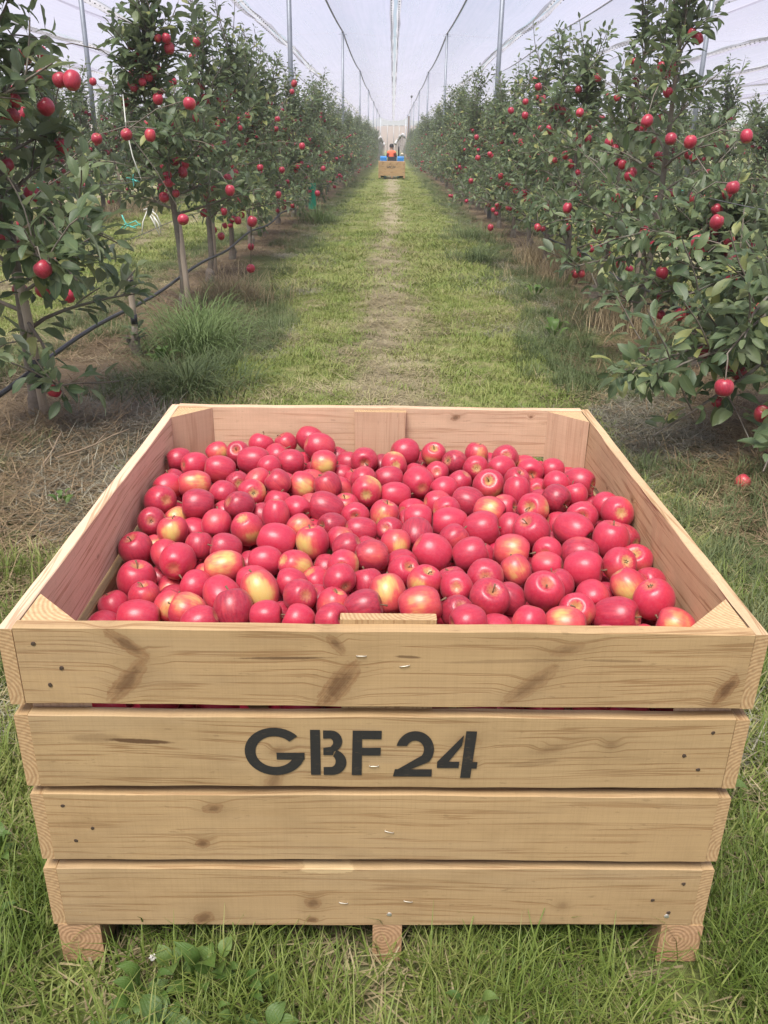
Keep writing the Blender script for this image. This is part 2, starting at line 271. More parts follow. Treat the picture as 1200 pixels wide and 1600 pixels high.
APPLES="""-536 1002 634 340 D;-486 955 637 356 A0;-446 1061 634 325 Y;-385 1044 638 326 S;-336 1130 634 359 D;-338 991 637 374 A0;-415 921 638 392 A10;-363 875 618 323 C;-525 885 615 329 D;-528 823 629 325 D;-460 818 637 383 YA0;-382 768 635 339 D;-526 740 626 381 C;-427 690 639 375 A0;-313 774 635 341 CY;-307 849 635 325 D;-330 678 642 337 D;-528 654 610 338 C;-466 590 616 331 YU;-428 638 589 352 D;-372 615 622 343 A100;-301 598 620 351 CY;-372 711 602 343 D;-479 699 595 324 Y;-267 1142 635 325 U;-200 1157 644 375 A30;-168 1074 648 399 A20;-117 1101 607 337 D;-240 986 634 402 A0;-291 937 639 325 D;-151 965 643 373 YA10;-103 984 597 339 D;-85 1045 611 326 D;-43 999 639 365 S;35 986 632 341 CY;66 1065 638 395 A0;3 1039 606 349 D;-254 817 645 325 D;-198 847 624 366 Y;-179 911 611 325 D;-132 824 634 352 U;-101 875 602 336 Y;-65 931 601 341 D;-45 879 634 325 D;-36 811 626 391 CY;20 912 622 331 A0;34 826 609 364 A0;96 893 619 410 CA80;77 777 589 337 D;-250 761 611 343 D;-281 701 602 350 D;-243 654 629 325 A90;-199 702 624 325 D;-131 713 623 379 A20;-87 766 598 358 Y;-62 692 614 325 S;6 696 611 346 YU;64 714 584 331 D;-184 610 618 325 Y;-230 549 614 402 A20;-112 632 613 327 D;-152 540 614 366 YA80;-47 616 610 325 A10;17 622 610 325 C;84 661 620 355 A0;78 590 613 378 A100;-92 571 608 325 Y;-31 555 591 346 D;29 542 615 325 Y;145 1058 637 328 SY;197 1011 632 353 C;261 1056 637 325 YU;147 947 625 325 C;251 970 631 331 YC;336 1024 640 368 C;317 956 636 347 D;398 1031 610 348 Y;390 936 638 335 S;452 952 634 327 D;500 867 634 384 A10;271 861 625 405 SY;159 847 619 325 D;201 895 618 325 D;342 866 638 326 D;397 878 607 332 C;333 800 634 348 A90;437 839 640 325 D;476 790 631 325 D;420 752 637 369 D;500 741 600 320 D;138 788 606 330 D;210 777 616 391 A20;155 725 616 345 CY;253 696 625 398 YA20;295 751 612 325 D;359 709 628 397 SY;157 653 614 390 A0;227 622 614 394 D;295 641 611 325 A100;335 584 627 405 U;159 576 611 325 D;392 807 601 359 D;529 703 640 325 C;537 636 652 372 CY;458 645 636 359 S;508 649 591 332 D;417 683 597 333 D;388 608 581 356 D;423 576 636 393 A30;542 581 613 325 D;496 532 631 395 U;357 515 610 325 D;427 504 609 398 A0;414 426 615 410 A5;491 433 623 379 CY;540 479 610 342 SY;345 451 608 335 A0;489 356 614 341 Y;456 390 567 343 D;542 391 603 325 D;357 384 601 325 A60;315 330 615 394 S;416 346 596 333 S;374 293 594 354 SY;518 290 623 410 C;541 333 570 339 D;447 280 587 410 A0;540 221 605 350 YA20;339 231 600 374 YA0;271 233 603 327 D;474 585 586 351 D;107 504 612 410 A35;187 495 612 383 D;278 510 612 410 YA10;276 429 609 325 Y;208 391 612 382 C;204 294 618 396 S;250 340 591 328 D;143 400 593 321 D;145 341 616 325 C;82 362 615 350 YU;42 415 611 325 D;9 318 611 372 YA80;69 270 615 409 YA170;140 267 605 325 C;154 205 618 339 D;207 229 584 348 D;-75 511 618 325 D;-23 471 618 349 A0;-182 448 606 325 Y;-133 415 581 335 D;-81 438 612 331 CY;-183 375 602 336 A15;-240 337 606 365 YA70;-159 305 615 335 C;-85 350 625 325 CA0;-97 292 601 325 YU;-31 373 604 325 D;-38 263 613 363 A165;-198 304 565 324 D;-157 242 598 325 D;-96 228 609 325 D;39 481 592 346 D;-127 348 573 357 D;-535 536 597 369 U;-509 591 568 328 Y;-468 523 590 325 D;-429 465 605 399 C;-398 541 605 331 A90;-334 508 615 335 A10;-325 431 609 371 YA170;-369 464 565 345 Y;-511 439 572 410 U;-479 375 572 325 U;-451 462 537 332 Y;-425 402 545 350 D;-376 388 588 339 D;-317 346 590 393 A60;-538 366 549 325 U;-472 300 566 360 A0;-421 341 568 325 Y;-375 297 584 356 YA20;-341 240 593 325 D;-284 279 597 374 A80;-246 459 610 325 A5;-263 399 595 325 D;-220 255 599 325 A0;-540 300 539 349 D;-282 500 578 329 D;313 120 580 364 D;41 80 594 372 D;483 80 575 353 D;236 146 569 343 D;413 208 568 370 D;-380 73 544 334 D;163 113 591 336 D;-412 155 538 340 D;73 155 576 359 D;105 78 568 332 D;-430 224 534 341 D;-94 150 567 349 D;-179 149 563 374 D;-275 155 570 353 D;-10 148 598 326 D;-487 86 514 370 D;-101 81 588 331 D;220 75 584 327 D;409 69 585 327 D;-214 76 576 356 D;95 990 598 364 D;-531 214 510 352 D;485 167 567 329 D;-283 1071 619 371 D;-120 481 581 330 D;-309 91 581 329 D;-36 84 582 331 D;-341 174 554 358 D;-398 1098 602 327 D;380 144 562 334 D;-535 151 535 339 D;-173 1015 601 329 D;-249 890 611 336 D;-436 989 607 347 D;13 766 584 331 D;-172 770 597 328 D;26 213 578 325 D;-439 753 601 351 D;494 232 559 325 D;-256 222 556 340 D;217 550 579 348 D;-473 165 518 325 D;538 133 585 328 D;116 216 555 338 D;197 404 532 361 D;297 885 554 338 D;456 988 560 340 D;-495 1114 561 343 D;-24 858 543 336 D;509 501 541 343 D;-187 519 560 336 D;394 427 527 335 D;-311 442 541 340 D;-413 289 520 357 D;-487 529 523 328 D;-51 212 543 338 D;-520 948 556 333 D;-215 1106 584 375 D;526 1098 558 340 D;169 136 531 342 D;382 1126 581 326 D;211 1041 564 357 D;255 241 524 339 D;-521 1043 573 370 D;-293 314 526 334 D;-461 833 567 343 D;-332 960 570 331 D;525 778 556 335 D;445 125 509 359 D;27 432 544 355 D;-131 267 523 347 D;-71 645 553 365 D;9 950 560 360 D;-492 359 491 327 D;444 525 543 326 D;316 208 525 345 D;61 554 537 359 D;352 1047 562 368 D;112 1086 576 335 D;-287 1140 568 329 D;119 358 540 347 D;342 737 549 329 D;315 297 531 327 D;314 380 529 372 D;145 490 538 328 D;-306 840 557 360 D;-377 548 537 348 D;319 459 540 373 D;-253 643 552 354 D;535 199 515 329 D;-156 878 562 340 D;440 736 556 361 D;-203 381 533 344 D;176 949 562 366 D;18 700 538 349 D;-389 800 561 366 D;-512 787 569 349 D;-44 326 534 332 D;-165 679 573 341 D;310 984 555 370 D;177 287 546 370 D;-460 903 574 332 D;-306 242 510 327 D;-5 1115 572 333 D;351 90 522 372 D;-239 1014 557 333 D;450 329 516 333 D;326 527 552 343 D;139 605 539 369 D;-327 1082 558 341 D;-529 445 491 338 D;-360 368 526 365 D;-426 1150 570 344 D;77 650 533 350 D;284 813 558 329 D;-286 88 518 356 D;190 696 540 346 D;252 737 561 333 D;205 622 545 345 D;-35 458 551 339 D;-475 260 490 355 D;-264 577 546 335 D;4 84 525 355 D;450 851 559 348 D;-71 719 540 347 D;113 790 535 351 D;90 918 544 347 D;533 960 568 342 D;248 1110 561 342 D;-187 587 555 353 D;-86 824 551 328 D;332 650 547 353 D;254 510 534 328 D;-412 947 560 338 D;357 934 572 343 D;533 403 526 343 D;101 1157 581 365 D;280 91 520 351 D;145 852 544 334 D;267 593 560 359 D;75 299 542 346 D;186 1104 590 352 D;-330 656 568 349 D;-141 67 536 345 D;220 837 577 355 D;-11 271 534 326 D;-371 235 498 352 D;-95 545 544 326 D;-433 1063 557 372 D;-86 394 534 357 D;451 258 512 334 D;162 72 516 345 D;-209 726 559 331 D;-240 827 563 325 D;-304 759 567 375 D;452 921 579 325 D;-540 319 472 331 D;301 1156 563 335 D;-266 952 573 363 D;-3 590 538 340 D;-68 90 524 348 D;247 320 532 326 D;-522 116 462 332 D;-447 590 535 352 D;379 340 540 345 D;-234 272 520 331 D;178 781 550 327 D;453 1124 560 334 D;-46 1004 556 350 D;-193 954 565 340 D;75 846 537 330 D;-356 1149 567 334 D;-491 650 538 347 D;537 859 563 372 D;539 281 526 345 D;-358 1020 577 332 D;-534 849 565 328 D;460 189 512 333 D;-198 448 532 331 D;527 565 537 331 D;459 660 548 332 D;252 671 554 355 D;-534 701 549 327 D;511 107 507 349 D;250 447 550 337 D;-172 210 522 372 D;-16 149 532 361 D;-152 1154 595 335 D;459 1055 573 370 D;-426 62 488 358 D;36 365 557 341 D;-67 1140 568 360 D;-417 696 552 363 D;100 439 543 326 D;239 921 562 342 D;384 488 546 325 D;362 857 557 339 D;421 63 519 342 D;13 500 534 336 D;-406 868 570 331 D;-355 124 508 345 D;384 271 520 375 D;-387 617 541 329 D;124 714 550 351 D;-284 381 525 370 D;456 463 550 335 D;520 1028 558 332 D;-228 168 519 345 D;303 1086 595 353 D;-144 1059 557 341 D;-125 758 542 350 D;-425 353 494 345 D;-282 696 515 372 D;466 481 482 339 D;175 1022 499 356 D;-467 1002 533 344 D;-40 591 478 329 D;-226 870 511 368 D;69 1019 519 372 D;-363 372 458 330 D;-160 363 483 334 D;-188 781 498 355 D;-357 774 501 341 D;369 1113 503 347 D;-367 592 485 346 D;-524 608 475 351 D;-177 96 461 359 D;517 155 460 328 D;-272 1046 504 333 D;-456 419 474 329 D;-255 774 511 359 D;-53 506 513 334 D;156 344 476 343 D;-158 979 509 368 D;-63 425 476 342 D;-480 206 416 340 D;285 1052 502 351 D;158 1144 529 339 D;296 588 490 326 D;49 925 484 369 D;74 601 477 358 D;140 706 477 341 D;11 639 473 331 D;373 937 498 369 D;151 451 476 336 D;314 88 455 356 D;66 163 504 342 D;168 175 474 366 D;257 952 504 368 D;20 302 479 327 D;-15 1109 503 374 D;397 213 485 350 D;506 347 468 371 D;381 1019 506 331 D;207 113 482 329 D;330 455 473 332 D;-180 1148 503 360 D;194 808 488 349 D;-88 278 470 337 D;61 227 470 354 D;438 907 512 355 D;536 922 509 336 D;-527 539 457 363 D;86 103 483 341 D;-418 110 424 369 D;361 582 511 332 D;-193 1049 498 339 D;-142 643 487 357 D;-535 815 497 360 D;-17 772 474 375 D;179 524 489 355 D;-452 1109 497 373 D;-352 1042 513 330 D;-40 703 475 368 D;-284 903 515 330 D;332 523 474 365 D;130 972 489 342 D;-294 545 492 355 D;-474 857 502 332 D;7 368 486 350 D;109 523 481 357 D;527 438 464 365 D;-316 175 452 346 D;-274 440 478 356 D;447 1030 506 350 D;-319 65 449 349 D;-465 302 438 340 D;125 260 498 329 D;179 648 482 353 D;404 707 505 348 D;457 555 476 346 D;44 830 479 333 D;-442 766 499 373 D;-243 339 462 344 D;-431 240 442 338 D;423 88 451 336 D;262 428 472 363 D;-83 188 484 373 D;396 798 498 354 D;400 388 475 328 D;523 707 530 331 D;-124 524 485 350 D;-272 123 461 371 D;182 898 505 346 D;-212 523 482 333 D;-380 292 458 344 D;79 727 479 330 D;-475 926 503 351 D;346 181 457 330 D;-365 957 509 339 D;-445 667 484 360 D;279 783 484 350 D;-357 689 514 364 D;70 1089 518 327 D;-394 493 497 373 D;200 258 487 330 D;532 239 447 359 D;500 620 512 334 D;481 1136 496 353 D;509 851 501 342 D;-235 597 485 353 D;-251 1154 511 373 D;-20 219 475 331 D;-49 957 491 361 D;-301 289 458 365 D;-149 844 497 361 D;-156 299 465 351 D;-521 736 488 355 D;275 850 487 339 D;252 184 466 353 D;-302 625 483 353 D;-424 173 468 359 D;300 1125 503 373 D;326 694 486 345 D;-475 69 425 333 D;-233 232 463 343 D;95 396 489 339 D;-149 448 469 365 D;-521 408 440 327 D;-72 832 488 343 D;-478 140 411 332 D;-524 259 422 372 D;-45 125 463 336 D;-439 551 461 365 D;-382 886 503 369 D;397 638 498 354 D;-320 1137 504 346 D;274 337 468 351 D;404 512 486 356 D;-84 1035 507 352 D;-230 975 501 358 D;212 581 478 326 D;470 790 517 327 D;290 270 472 335 D;53 466 485 343 D;-97 1110 515 327 D;-104 938 539 336 D;192 1091 503 331 D;238 687 489 362 D;435 164 454 357 D;-295 986 513 343 D;9 1044 542 329 D;-126 125 497 326 D;225 1157 506 327 D;130 831 480 331 D;-238 64 480 328 D;-531 1092 505 348 D;38 543 474 354 D;362 311 460 336 D;141 583 471 359 D;43 1143 532 326 D;-343 432 477 351 D;499 984 500 326 D;507 1069 497 342 D;-479 470 444 325 D;-537 347 412 360 D;-178 701 503 340 D;-178 174 462 343 D;538 539 479 339 D;137 1029 556 350 D;-155 914 491 335 D;-95 892 486 325 D;23 112 465 347 D;-394 1158 502 359 D;-210 408 471 356 D;-101 76 453 362 D;440 299 453 336 D;-450 367 430 367 D;-530 980 498 349 D;-534 887 507 357 D;-72 346 477 352 D;362 862 493 327 D;-15 859 480 330 D;-539 176 433 337 D;412 1159 517 333 D;459 411 467 335 D;92 315 474 369 D;-33 780 541 339 D"""
TREE_APPLES="""-1.87 4.79 1.79 42;-2.44 6.57 1.96 42;-2.32 6.19 1.80 42;-2.52 6.14 1.69 42;-2.06 5.11 1.62 42;-2.01 5.06 1.53 42;-1.63 4.36 1.55 42;-1.88 4.40 1.29 42;-1.75 4.35 1.16 42;-2.16 6.69 1.42 42;-1.84 6.35 1.45 42;-2.15 7.74 1.90 42;-2.07 7.74 1.92 42;-1.77 6.70 1.45 42;-2.75 8.59 1.90 35;-1.82 7.21 1.71 42;-1.52 3.78 0.89 42;-2.22 5.69 0.67 42;-2.02 4.68 0.65 42;-2.11 5.61 0.47 42;-2.75 6.55 0.84 33;-1.74 7.37 2.07 42;-1.86 8.97 2.27 42;-1.94 8.23 1.89 42;-1.34 6.12 1.64 42;-1.93 7.66 1.72 42;-1.93 8.08 1.55 42;-2.41 10.04 1.44 42;-2.12 8.04 1.44 42;-1.79 7.46 1.27 42;-1.72 7.42 1.18 42;-2.48 9.33 1.57 42;-1.87 7.34 0.99 42;-1.52 6.46 0.89 42;-1.44 7.90 1.12 42;-1.33 7.37 1.05 42;-1.94 10.12 1.62 42;-1.84 9.24 1.36 42;-2.21 10.40 2.26 42;-1.68 9.69 0.63 42;-1.20 7.63 0.79 44;-1.86 9.62 0.47 42;-2.12 10.52 0.45 42;-2.03 9.75 0.77 42;-1.91 12.18 1.74 42;-1.69 13.52 1.73 42;-1.71 13.46 1.60 42;-1.31 12.35 2.13 42;-1.67 15.39 2.19 42;-1.20 12.11 1.38 42;-1.58 10.83 1.14 42;-1.45 11.90 1.09 42;-1.84 11.50 0.16 42;-1.49 11.77 0.79 42;-1.56 14.90 1.07 42;-1.20 15.72 1.02 44;-1.20 14.44 0.68 46;-1.31 8.13 0.33 42;2.06 9.56 2.07 42;2.75 12.06 2.03 41;2.68 11.21 1.99 42;2.62 8.96 2.22 42;1.75 6.42 1.59 42;1.92 6.38 1.48 42;1.95 6.05 1.46 42;1.88 9.41 1.74 42;2.33 11.12 1.79 42;2.28 10.18 1.71 42;1.58 10.31 2.02 42;2.06 13.79 2.32 42;1.95 12.31 1.99 42;1.73 12.29 1.96 42;1.54 12.24 1.85 42;1.57 11.11 1.76 42;1.86 12.10 1.53 42;1.24 13.32 1.26 42;1.37 15.12 1.55 42;1.58 13.22 1.02 42;1.92 12.00 1.30 42;1.86 10.80 1.06 42;2.30 14.91 1.07 42;2.23 10.71 0.84 42;1.98 9.87 1.02 42;1.83 7.01 1.22 42;2.61 9.86 0.98 42;1.30 11.62 0.44 42;1.60 9.69 0.61 42;2.00 11.64 0.48 42;1.76 14.67 0.52 42;2.30 6.95 1.07 42;2.29 6.56 1.08 42;2.75 9.36 0.95 33;2.75 12.90 0.45 42;2.72 12.86 0.20 42;1.75 6.11 0.87 42;2.03 6.79 0.73 42;2.28 7.22 0.70 42;2.50 7.74 0.73 42;1.75 5.03 0.93 42;2.28 6.77 0.68 42;1.94 5.31 1.02 42;2.03 5.39 1.21 42;2.32 6.07 1.50 42;2.15 8.40 0.93 42;2.75 11.42 0.25 42;2.37 9.59 0.37 42;1.29 14.83 0.89 42;1.78 5.70 0.67 42;1.90 5.60 0.42 42;1.95 5.11 0.55 42;2.75 6.69 0.26 40;1.47 3.61 0.46 42;2.75 6.65 -0.18 38;2.05 4.61 0.45 42;2.01 7.63 0.49 42;2.61 9.52 0.21 42;2.75 10.23 0.23 37"""

# ------------------------------------------------------------------ ground, hill
ROW = 4.05
def gh(x, y):
    x = np.asarray(x, float); y = np.asarray(y, float)
    h = 0.018*np.sin(1.3*x+0.4)*np.sin(0.9*y+1)+0.012*np.sin(3.1*x+1.7*y)+0.010*np.sin(5.3*y-2.2*x+1)
    u = np.abs((x+ROW/2) % ROW-ROW/2)
    h = h+0.05*np.exp(-((u-2.02)/0.45)**2)
    near = np.clip((np.hypot(x, (y-1.7))-0.9)/0.8, 0, 1)       # flat under the crate
    return h*near-0.006

def axis_pts(a, fine0, fine1, b, step, k=1.18):
    p = list(np.arange(fine0, fine1, step)); s = step; x = fine1
    while x < b: p.append(x); s *= k; x += s
    p.append(b); s = step; x = fine0; q = []
    while x > a: q.append(x); s *= k; x -= s
    return np.array(sorted(set(q+[a]+p)))
gx = axis_pts(-330, -7, 7, 330, 0.09); gy = axis_pts(-30, -1.0, 16, 380, 0.09)
XX, YY = np.meshgrid(gx, gy)
gv = np.stack([XX, YY, gh(XX, YY)], -1).reshape(-1, 3)
nx, ny = len(gx), len(gy)
ii = (np.arange(ny-1)[:, None]*nx+np.arange(nx-1)[None]).ravel()
gf = np.stack([ii, ii+1, ii+nx+1, ii+nx], -1)

def ground_mat():
    t = NT('orchard_floor'); P = t.n('ShaderNodeNewGeometry').outputs['Position']
    sp = t.n('ShaderNodeSeparateXYZ', Vector=P)
    w1 = t.math('SUBTRACT', t.noise(P, 0.9, 4, 0.6), 0.5); w2 = t.math('SUBTRACT', t.noise(P, 4.5, 4, 0.65), 0.5)
    x = t.math('ADD', sp.outputs['X'], t.math('ADD', t.math('MULTIPLY', w1, 0.9), t.math('MULTIPLY', w2, 0.5)))
    u = t.math('ABSOLUTE', t.math('SUBTRACT', t.math('FLOORED_MODULO', t.math('ADD', x, ROW/2), ROW), ROW/2))
    fine = t.noise(P, 60, 5, 0.7); mid = t.noise(P, 7, 5, 0.65)
    straw = t.mix(fine, (0.23, 0.195, 0.125), (0.44, 0.385, 0.26))
    green = t.mix(fine, (0.085, 0.115, 0.028), (0.20, 0.245, 0.075))
    green = t.mix(t.ramp(mid, [(0.42, 0), (0.68, 0.7)]), green, (0.33, 0.29, 0.15))
    dgreen = t.mix(fine, (0.05, 0.065, 0.022), (0.15, 0.165, 0.07))
    soil = t.mix(fine, (0.075, 0.058, 0.04), (0.27, 0.20, 0.125))
    soil = t.mix(t.ramp(mid, [(0.5, 0), (0.7, 0.6)]), soil, (0.32, 0.235, 0.14))
    c = t.mix(t.rng(u, 0.10, 0.34, 0.05, 1, True), straw, green)
    c = t.mix(t.rng(sp.outputs['Y'], 2.4, 1.7, 0, 0.8), c, t.mix(fine, (0.05, 0.07, 0.02), (0.16, 0.19, 0.06)))
    c = t.mix(t.rng(u, 1.0, 1.25, 0, 1, True), c, dgreen)
    c = t.mix(t.rng(u, 1.58, 1.88, 0, 1, True), c, soil)
    t.principled(Base__Color=c, Roughness=0.95, Specular__IOR__Level=0.1, Normal=t.bump(t.math('ADD', fine, mid), 0.8, 0.02))
    return t.m
g = tag(link('ground', mesh('ground', gv, [gf], [ground_mat()], smooth=True)), kind='structure')

def hill_mat():
    t = NT('dry_hill'); P = t.coord(); n = t.noise(P, 0.05, 6, 0.6); n2 = t.noise(P, 0.4, 4, 0.6)
    c = t.mix(n, (0.085, 0.052, 0.038), (0.14, 0.088, 0.062)); c = t.mix(t.ramp(n2, [(0.5, 0), (0.7, 0.5)]), c, (0.12, 0.11, 0.07))
    t.principled(Base__Color=c, Roughness=0.95); return t.m
hx = np.linspace(-300, 300, 121); hy = np.linspace(0, 1, 14); HV = []
for b in hy:
    for a in hx:
        top = 8.3+0.7*math.sin(a*0.021+0.6)+0.7*math.sin(a*0.06)+0.00008*a*a
        HV.append((a, 270+b*95, -0.4+top*math.sin(b*math.pi/2)**1.2*1.0+0.25*math.sin(a*0.3+b*9)*b))
ii = (np.arange(13)[:, None]*121+np.arange(120)[None]).ravel()
tag(link('hill', mesh('hill', HV, [np.stack([ii, ii+1, ii+122, ii+121], -1)], [hill_mat()], smooth=True)), kind='structure')

# ------------------------------------------------------------------ the wooden crate
LIGHT, DARK = (0.455, 0.31, 0.16), (0.375, 0.24, 0.115)
PINK, PINKD = (0.60, 0.405, 0.265), (0.52, 0.335, 0.205)
M_end = endgrain('sawn_end_grain', (0.50, 0.34, 0.18), (0.34, 0.20, 0.095), (0, 0.03, -0.05), 480)
M_endk = endgrain('block_end_grain', (0.52, 0.32, 0.18), (0.34, 0.19, 0.095), (0, 0.01, 0.012), 420, .55)
M_post = endgrain('post_end_grain', (0.56, 0.40, 0.22), (0.40, 0.25, 0.12), (0, 0.05, -0.06), 420, .4)
K1 = [(-.402, .043, .042, .0125, -38, .8), (-.407, -.026, .055, .017, 50, .8), (-.078, .046, .024, .010, -50, .7), (-.074, -.030, .058, .021, 55, .85),
      (.285, .040, .030, .012, 15, .45), (.232, -.026, .06, .016, 42, .55), (.545, -.032, .034, .013, 62, .95)]
S1 = [(-.16, .020, .085, .0028, 1, .75), (.035, .024, .022, .003, -3, .7), (.2, .018, .12, .004, 2, .3), (.36, .02, .06, .003, -1, .4)]
K2 = [(-.175, .004, .016, .009, 20, .4), (.375, .018, .012, .010, 0, .25), (-.185, -.062, .03, .014, 60, .5), (.145, -.022, .010, .008, 0, .55), (.14, .025, .022, .012, 0, .35), (.28, .01, .03, .009, 15, .3)]
S2 = [(-.40, .022, .060, .0052, -3, .9), (-.47, .028, .05, .010, 0, .3), (.25, -.02, .05, .008, 10, .25)]
K3 = [(-.288, .042, .020, .012, 10, .7), (-.312, -.036, .014, .011, 0, .85)]
K4 = [(-.322, -.052, .022, .016, 40, .75), (-.123, -.014, .016, .015, -20, .7), (-.125, -.056, .012, .008, 0, .8), (.33, -.02, .012, .010, 0, .25)]
WF = [wood('front_plank_knotty', LIGHT, DARK, K1, S1, seed=1), wood('front_plank_stencilled', (.435, .30, .155), (.355, .23, .11), K2, S2, seed=4),
      wood('front_plank_clear', LIGHT, DARK, K3, (), seed=9.3, grain=.8), wood('front_plank_low', (.445, .305, .16), (.37, .24, .114), K4, (), seed=14.1, grain=.9, patch=(-.098, .066, .05, .008, (.66, .50, .28)))]
WB = wood('back_plank_pinkish', (.64, .45, .30), (.56, .37, .235), [(-.215, .045, .016, .009, -25, .8), (.045, .022, .018, .014, 0, .7), (-.43, .05, .006, .005, 0, .8)], (), seed=21, grain=.8)
WL = wood('side_plank_pinkish', (.72, .53, .37), (.64, .455, .30), [(.48, -.03, .014, .008, 10, .5), (-.2, -.01, .008, .004, 0, .5)], (), seed=25, grain=1.2)
WR = wood('side_plank_pale', (.56, .40, .235), (.44, .29, .15), [(-.05, .02, .010, .006, 0, .7), (-.25, -.03, .006, .005, 0, .7)], (), seed=31, grain=1.2)
WG = wood('plank_yellowish', LIGHT, DARK, [(.2, .02, .014, .01, 0, .6)], (), seed=35)
WV = wood('upright_pinkish', (.57, .385, .255), (.51, .325, .205), [], (), seed=41, grain=.5)
def stencil_paint():
    t = NT('stencil_paint'); co = t.coord(); n = t.noise(co, 1, 4, .7, scl=(60, 1, 400)); n2 = t.noise(co, 40, 4, .7)
    c = t.mix(t.ramp(n, [(.58, 0), (.74, .55)]), (.016, .015, .014), (.16, .105, .055)); c = t.mix(t.ramp(n2, [(.60, 0), (.78, .5)]), c, (.10, .07, .04))
    t.principled(Base__Color=c, Roughness=.8); return t.m
M_paint = stencil_paint()
M_nail = plain('rusty_nail', (.075, .05, .035), .7, .3)
M_staple = plain('bright_staple', (.62, .58, .50), .4, .6)
M_zinc = plain('zinc_nail', (.75, .75, .75), .3, .8)

def plank(L, T, H, seed, wane=0.0, bev=0.0016, nseg=26):
    """bevelled plank, length on X, thickness on Y, height on Z, centred; slightly uneven edges, end-grain caps"""
    r = np.random.default_rng(seed); xs = np.linspace(-L/2, L/2, nseg)
    ht, hh = T/2, H/2
    prof = [(-ht+bev, -hh), (ht-bev, -hh), (ht, -hh+bev), (ht, hh-bev), (ht-bev, hh), (-ht+bev, hh), (-ht, hh-bev), (-ht, -hh+bev)]
    ph = r.uniform(0, 6, 6)
    V = []
    for x in xs:
        e1 = 0.0011*math.sin(9*x+ph[0])+0.0006*math.sin(31*x+ph[1]); e2 = 0.0011*math.sin(7*x+ph[2])+0.0006*math.sin(37*x+ph[3]); bow = 0.0012*math.sin(3*x+ph[4])
        for k, (y, z) in enumerate(prof):
            w = 0
            if wane and k in (5, 6): w = wane*(0.5+0.5*math.sin(11*x+ph[5]))*(0.6+0.4*math.sin(29*x))
            V.append((x, y+bow+(w*0.7 if k in (6,) else 0), z+(e1 if z > 0 else e2)-w*(0.8 if k == 6 else 0.25)))
    F = []; MI = []
    for i in range(nseg-1):
        for j in range(8):
            k = (j+1) % 8; F.append((i*8+j, (i+1)*8+j, (i+1)*8+k, i*8+k)); MI.append(0)
    F.append(tuple(range(8))); MI.append(1); F.append(tuple((nseg-1)*8+j for j in range(7, -1, -1))); MI.append(1)
    return V, F, MI

CRATE = (0.0031, 1.1143, 0.0); CYAW = 0.0203
Z_TOP = [(0.5835, 0.7250), (0.4180, 0.5630), (0.2540, 0.4010), (0.0955, 0.2345)]
T_ = 0.023

def disc_mesh(name, mat, r=0.0032, depth=0.0012, n=9, seed=0):
    q = np.random.default_rng(seed); v = [(0, -depth, 0)]
    for k in range(n):
        a = k/n*6.283; rr = r*q.uniform(.75, 1.2); v.append((rr*math.cos(a), -depth*.6, rr*math.sin(a)))
    for k in range(n):
        a = k/n*6.283; v.append((v[1+k][0]*1.15, 0.001, v[1+k][2]*1.15))
    f = [(0, 1+(k+1) % n, 1+k) for k in range(n)]+[(1+k, 1+(k+1) % n, 1+n+(k+1) % n, 1+n+k) for k in range(n)]
    return mesh(name, v, f, [mat])
ME_NAIL = [disc_mesh('nail', M_nail, .0034, .0004, 8, s) for s in range(3)]
ME_ZINC = disc_mesh('nail_head', M_zinc, .0042, .0012, 10, 5)
def staple_mesh():
    b = MB(); b.tube([(-.0075, .003, 0), (-.0075, -.0014, 0), (-.004, -.0022, .0004), (.004, -.0022, 0), (.0075, -.0014, -.0006), (.0075, .003, -.0006)], .0008, 5); return b.build('staple', M_staple, True)
ME_STAPLE = staple_mesh()

# stencil glyphs, in the photograph's measuring grid (x to the right, y down), placed on the second plank
def arc(cx, cy, rx, ry, a0, a1, n=22): return [(cx+rx*math.cos(R(a0+(a1-a0)*i/n)), cy+ry*math.sin(R(a0+(a1-a0)*i/n))) for i in range(n+1)]
def ringpoly(cx, cy, ro, ri, a0, a1, n=26):
    return arc(cx, cy, ro[0], ro[1], a0, a1, n), arc(cx, cy, ri[0], ri[1], a0, a1, n)
GLY = []                                    # each: list of strips (outer list, inner list) or plain polygons
GLY.append(('G', [ringpoly(209, 651, (129, 99), (83, 64), -41, -345, 34), [(215, 655), (335, 655), (334, 684), (215, 684)]]))
GLY.append(('B', [[(360, 560), (402, 560), (402, 748), (360, 748)],
                  ([(415, 562)]+arc(448, 606, 48, 44, -90, 78, 16), [(415, 596)]+arc(443, 611, 14, 16, -90, 70, 16)),
                  ([(415, 748)]+arc(452, 694, 61, 54, 90, -72, 16), [(415, 715)]+arc(446, 690, 21, 24, 90, -60, 16)),
                  [(415, 634), (455, 628), (462, 646), (455, 664), (415, 664)]]))
GLY.append(('F', [[(540, 562), (580, 562), (579, 748), (536, 748)], [(580, 562), (663, 562), (662, 597), (580, 597)], [(580, 632), (660, 632), (659, 665), (580, 665)]]))
GLY.append(('2', [(arc(806, 640, 81, 77, -168, 42, 26)+[(790, 722), (715, 752)], arc(806, 640, 38, 38, -155, 40, 26)+[(735, 722), (715, 751)]), [(722, 722), (882, 722), (882, 753), (714, 753)]]))
GLY.append(('4', [[(1020, 562), (1066, 563), (1050, 758), (1006, 758)], [(1050, 690), (1077, 690), (1075, 718), (1049, 718)],
                  ([(1012, 578), (903, 690), (903, 716)], [(1005, 622), (953, 688), (953, 689)]), [(903, 689), (999, 689), (997, 716), (903, 716)]]))
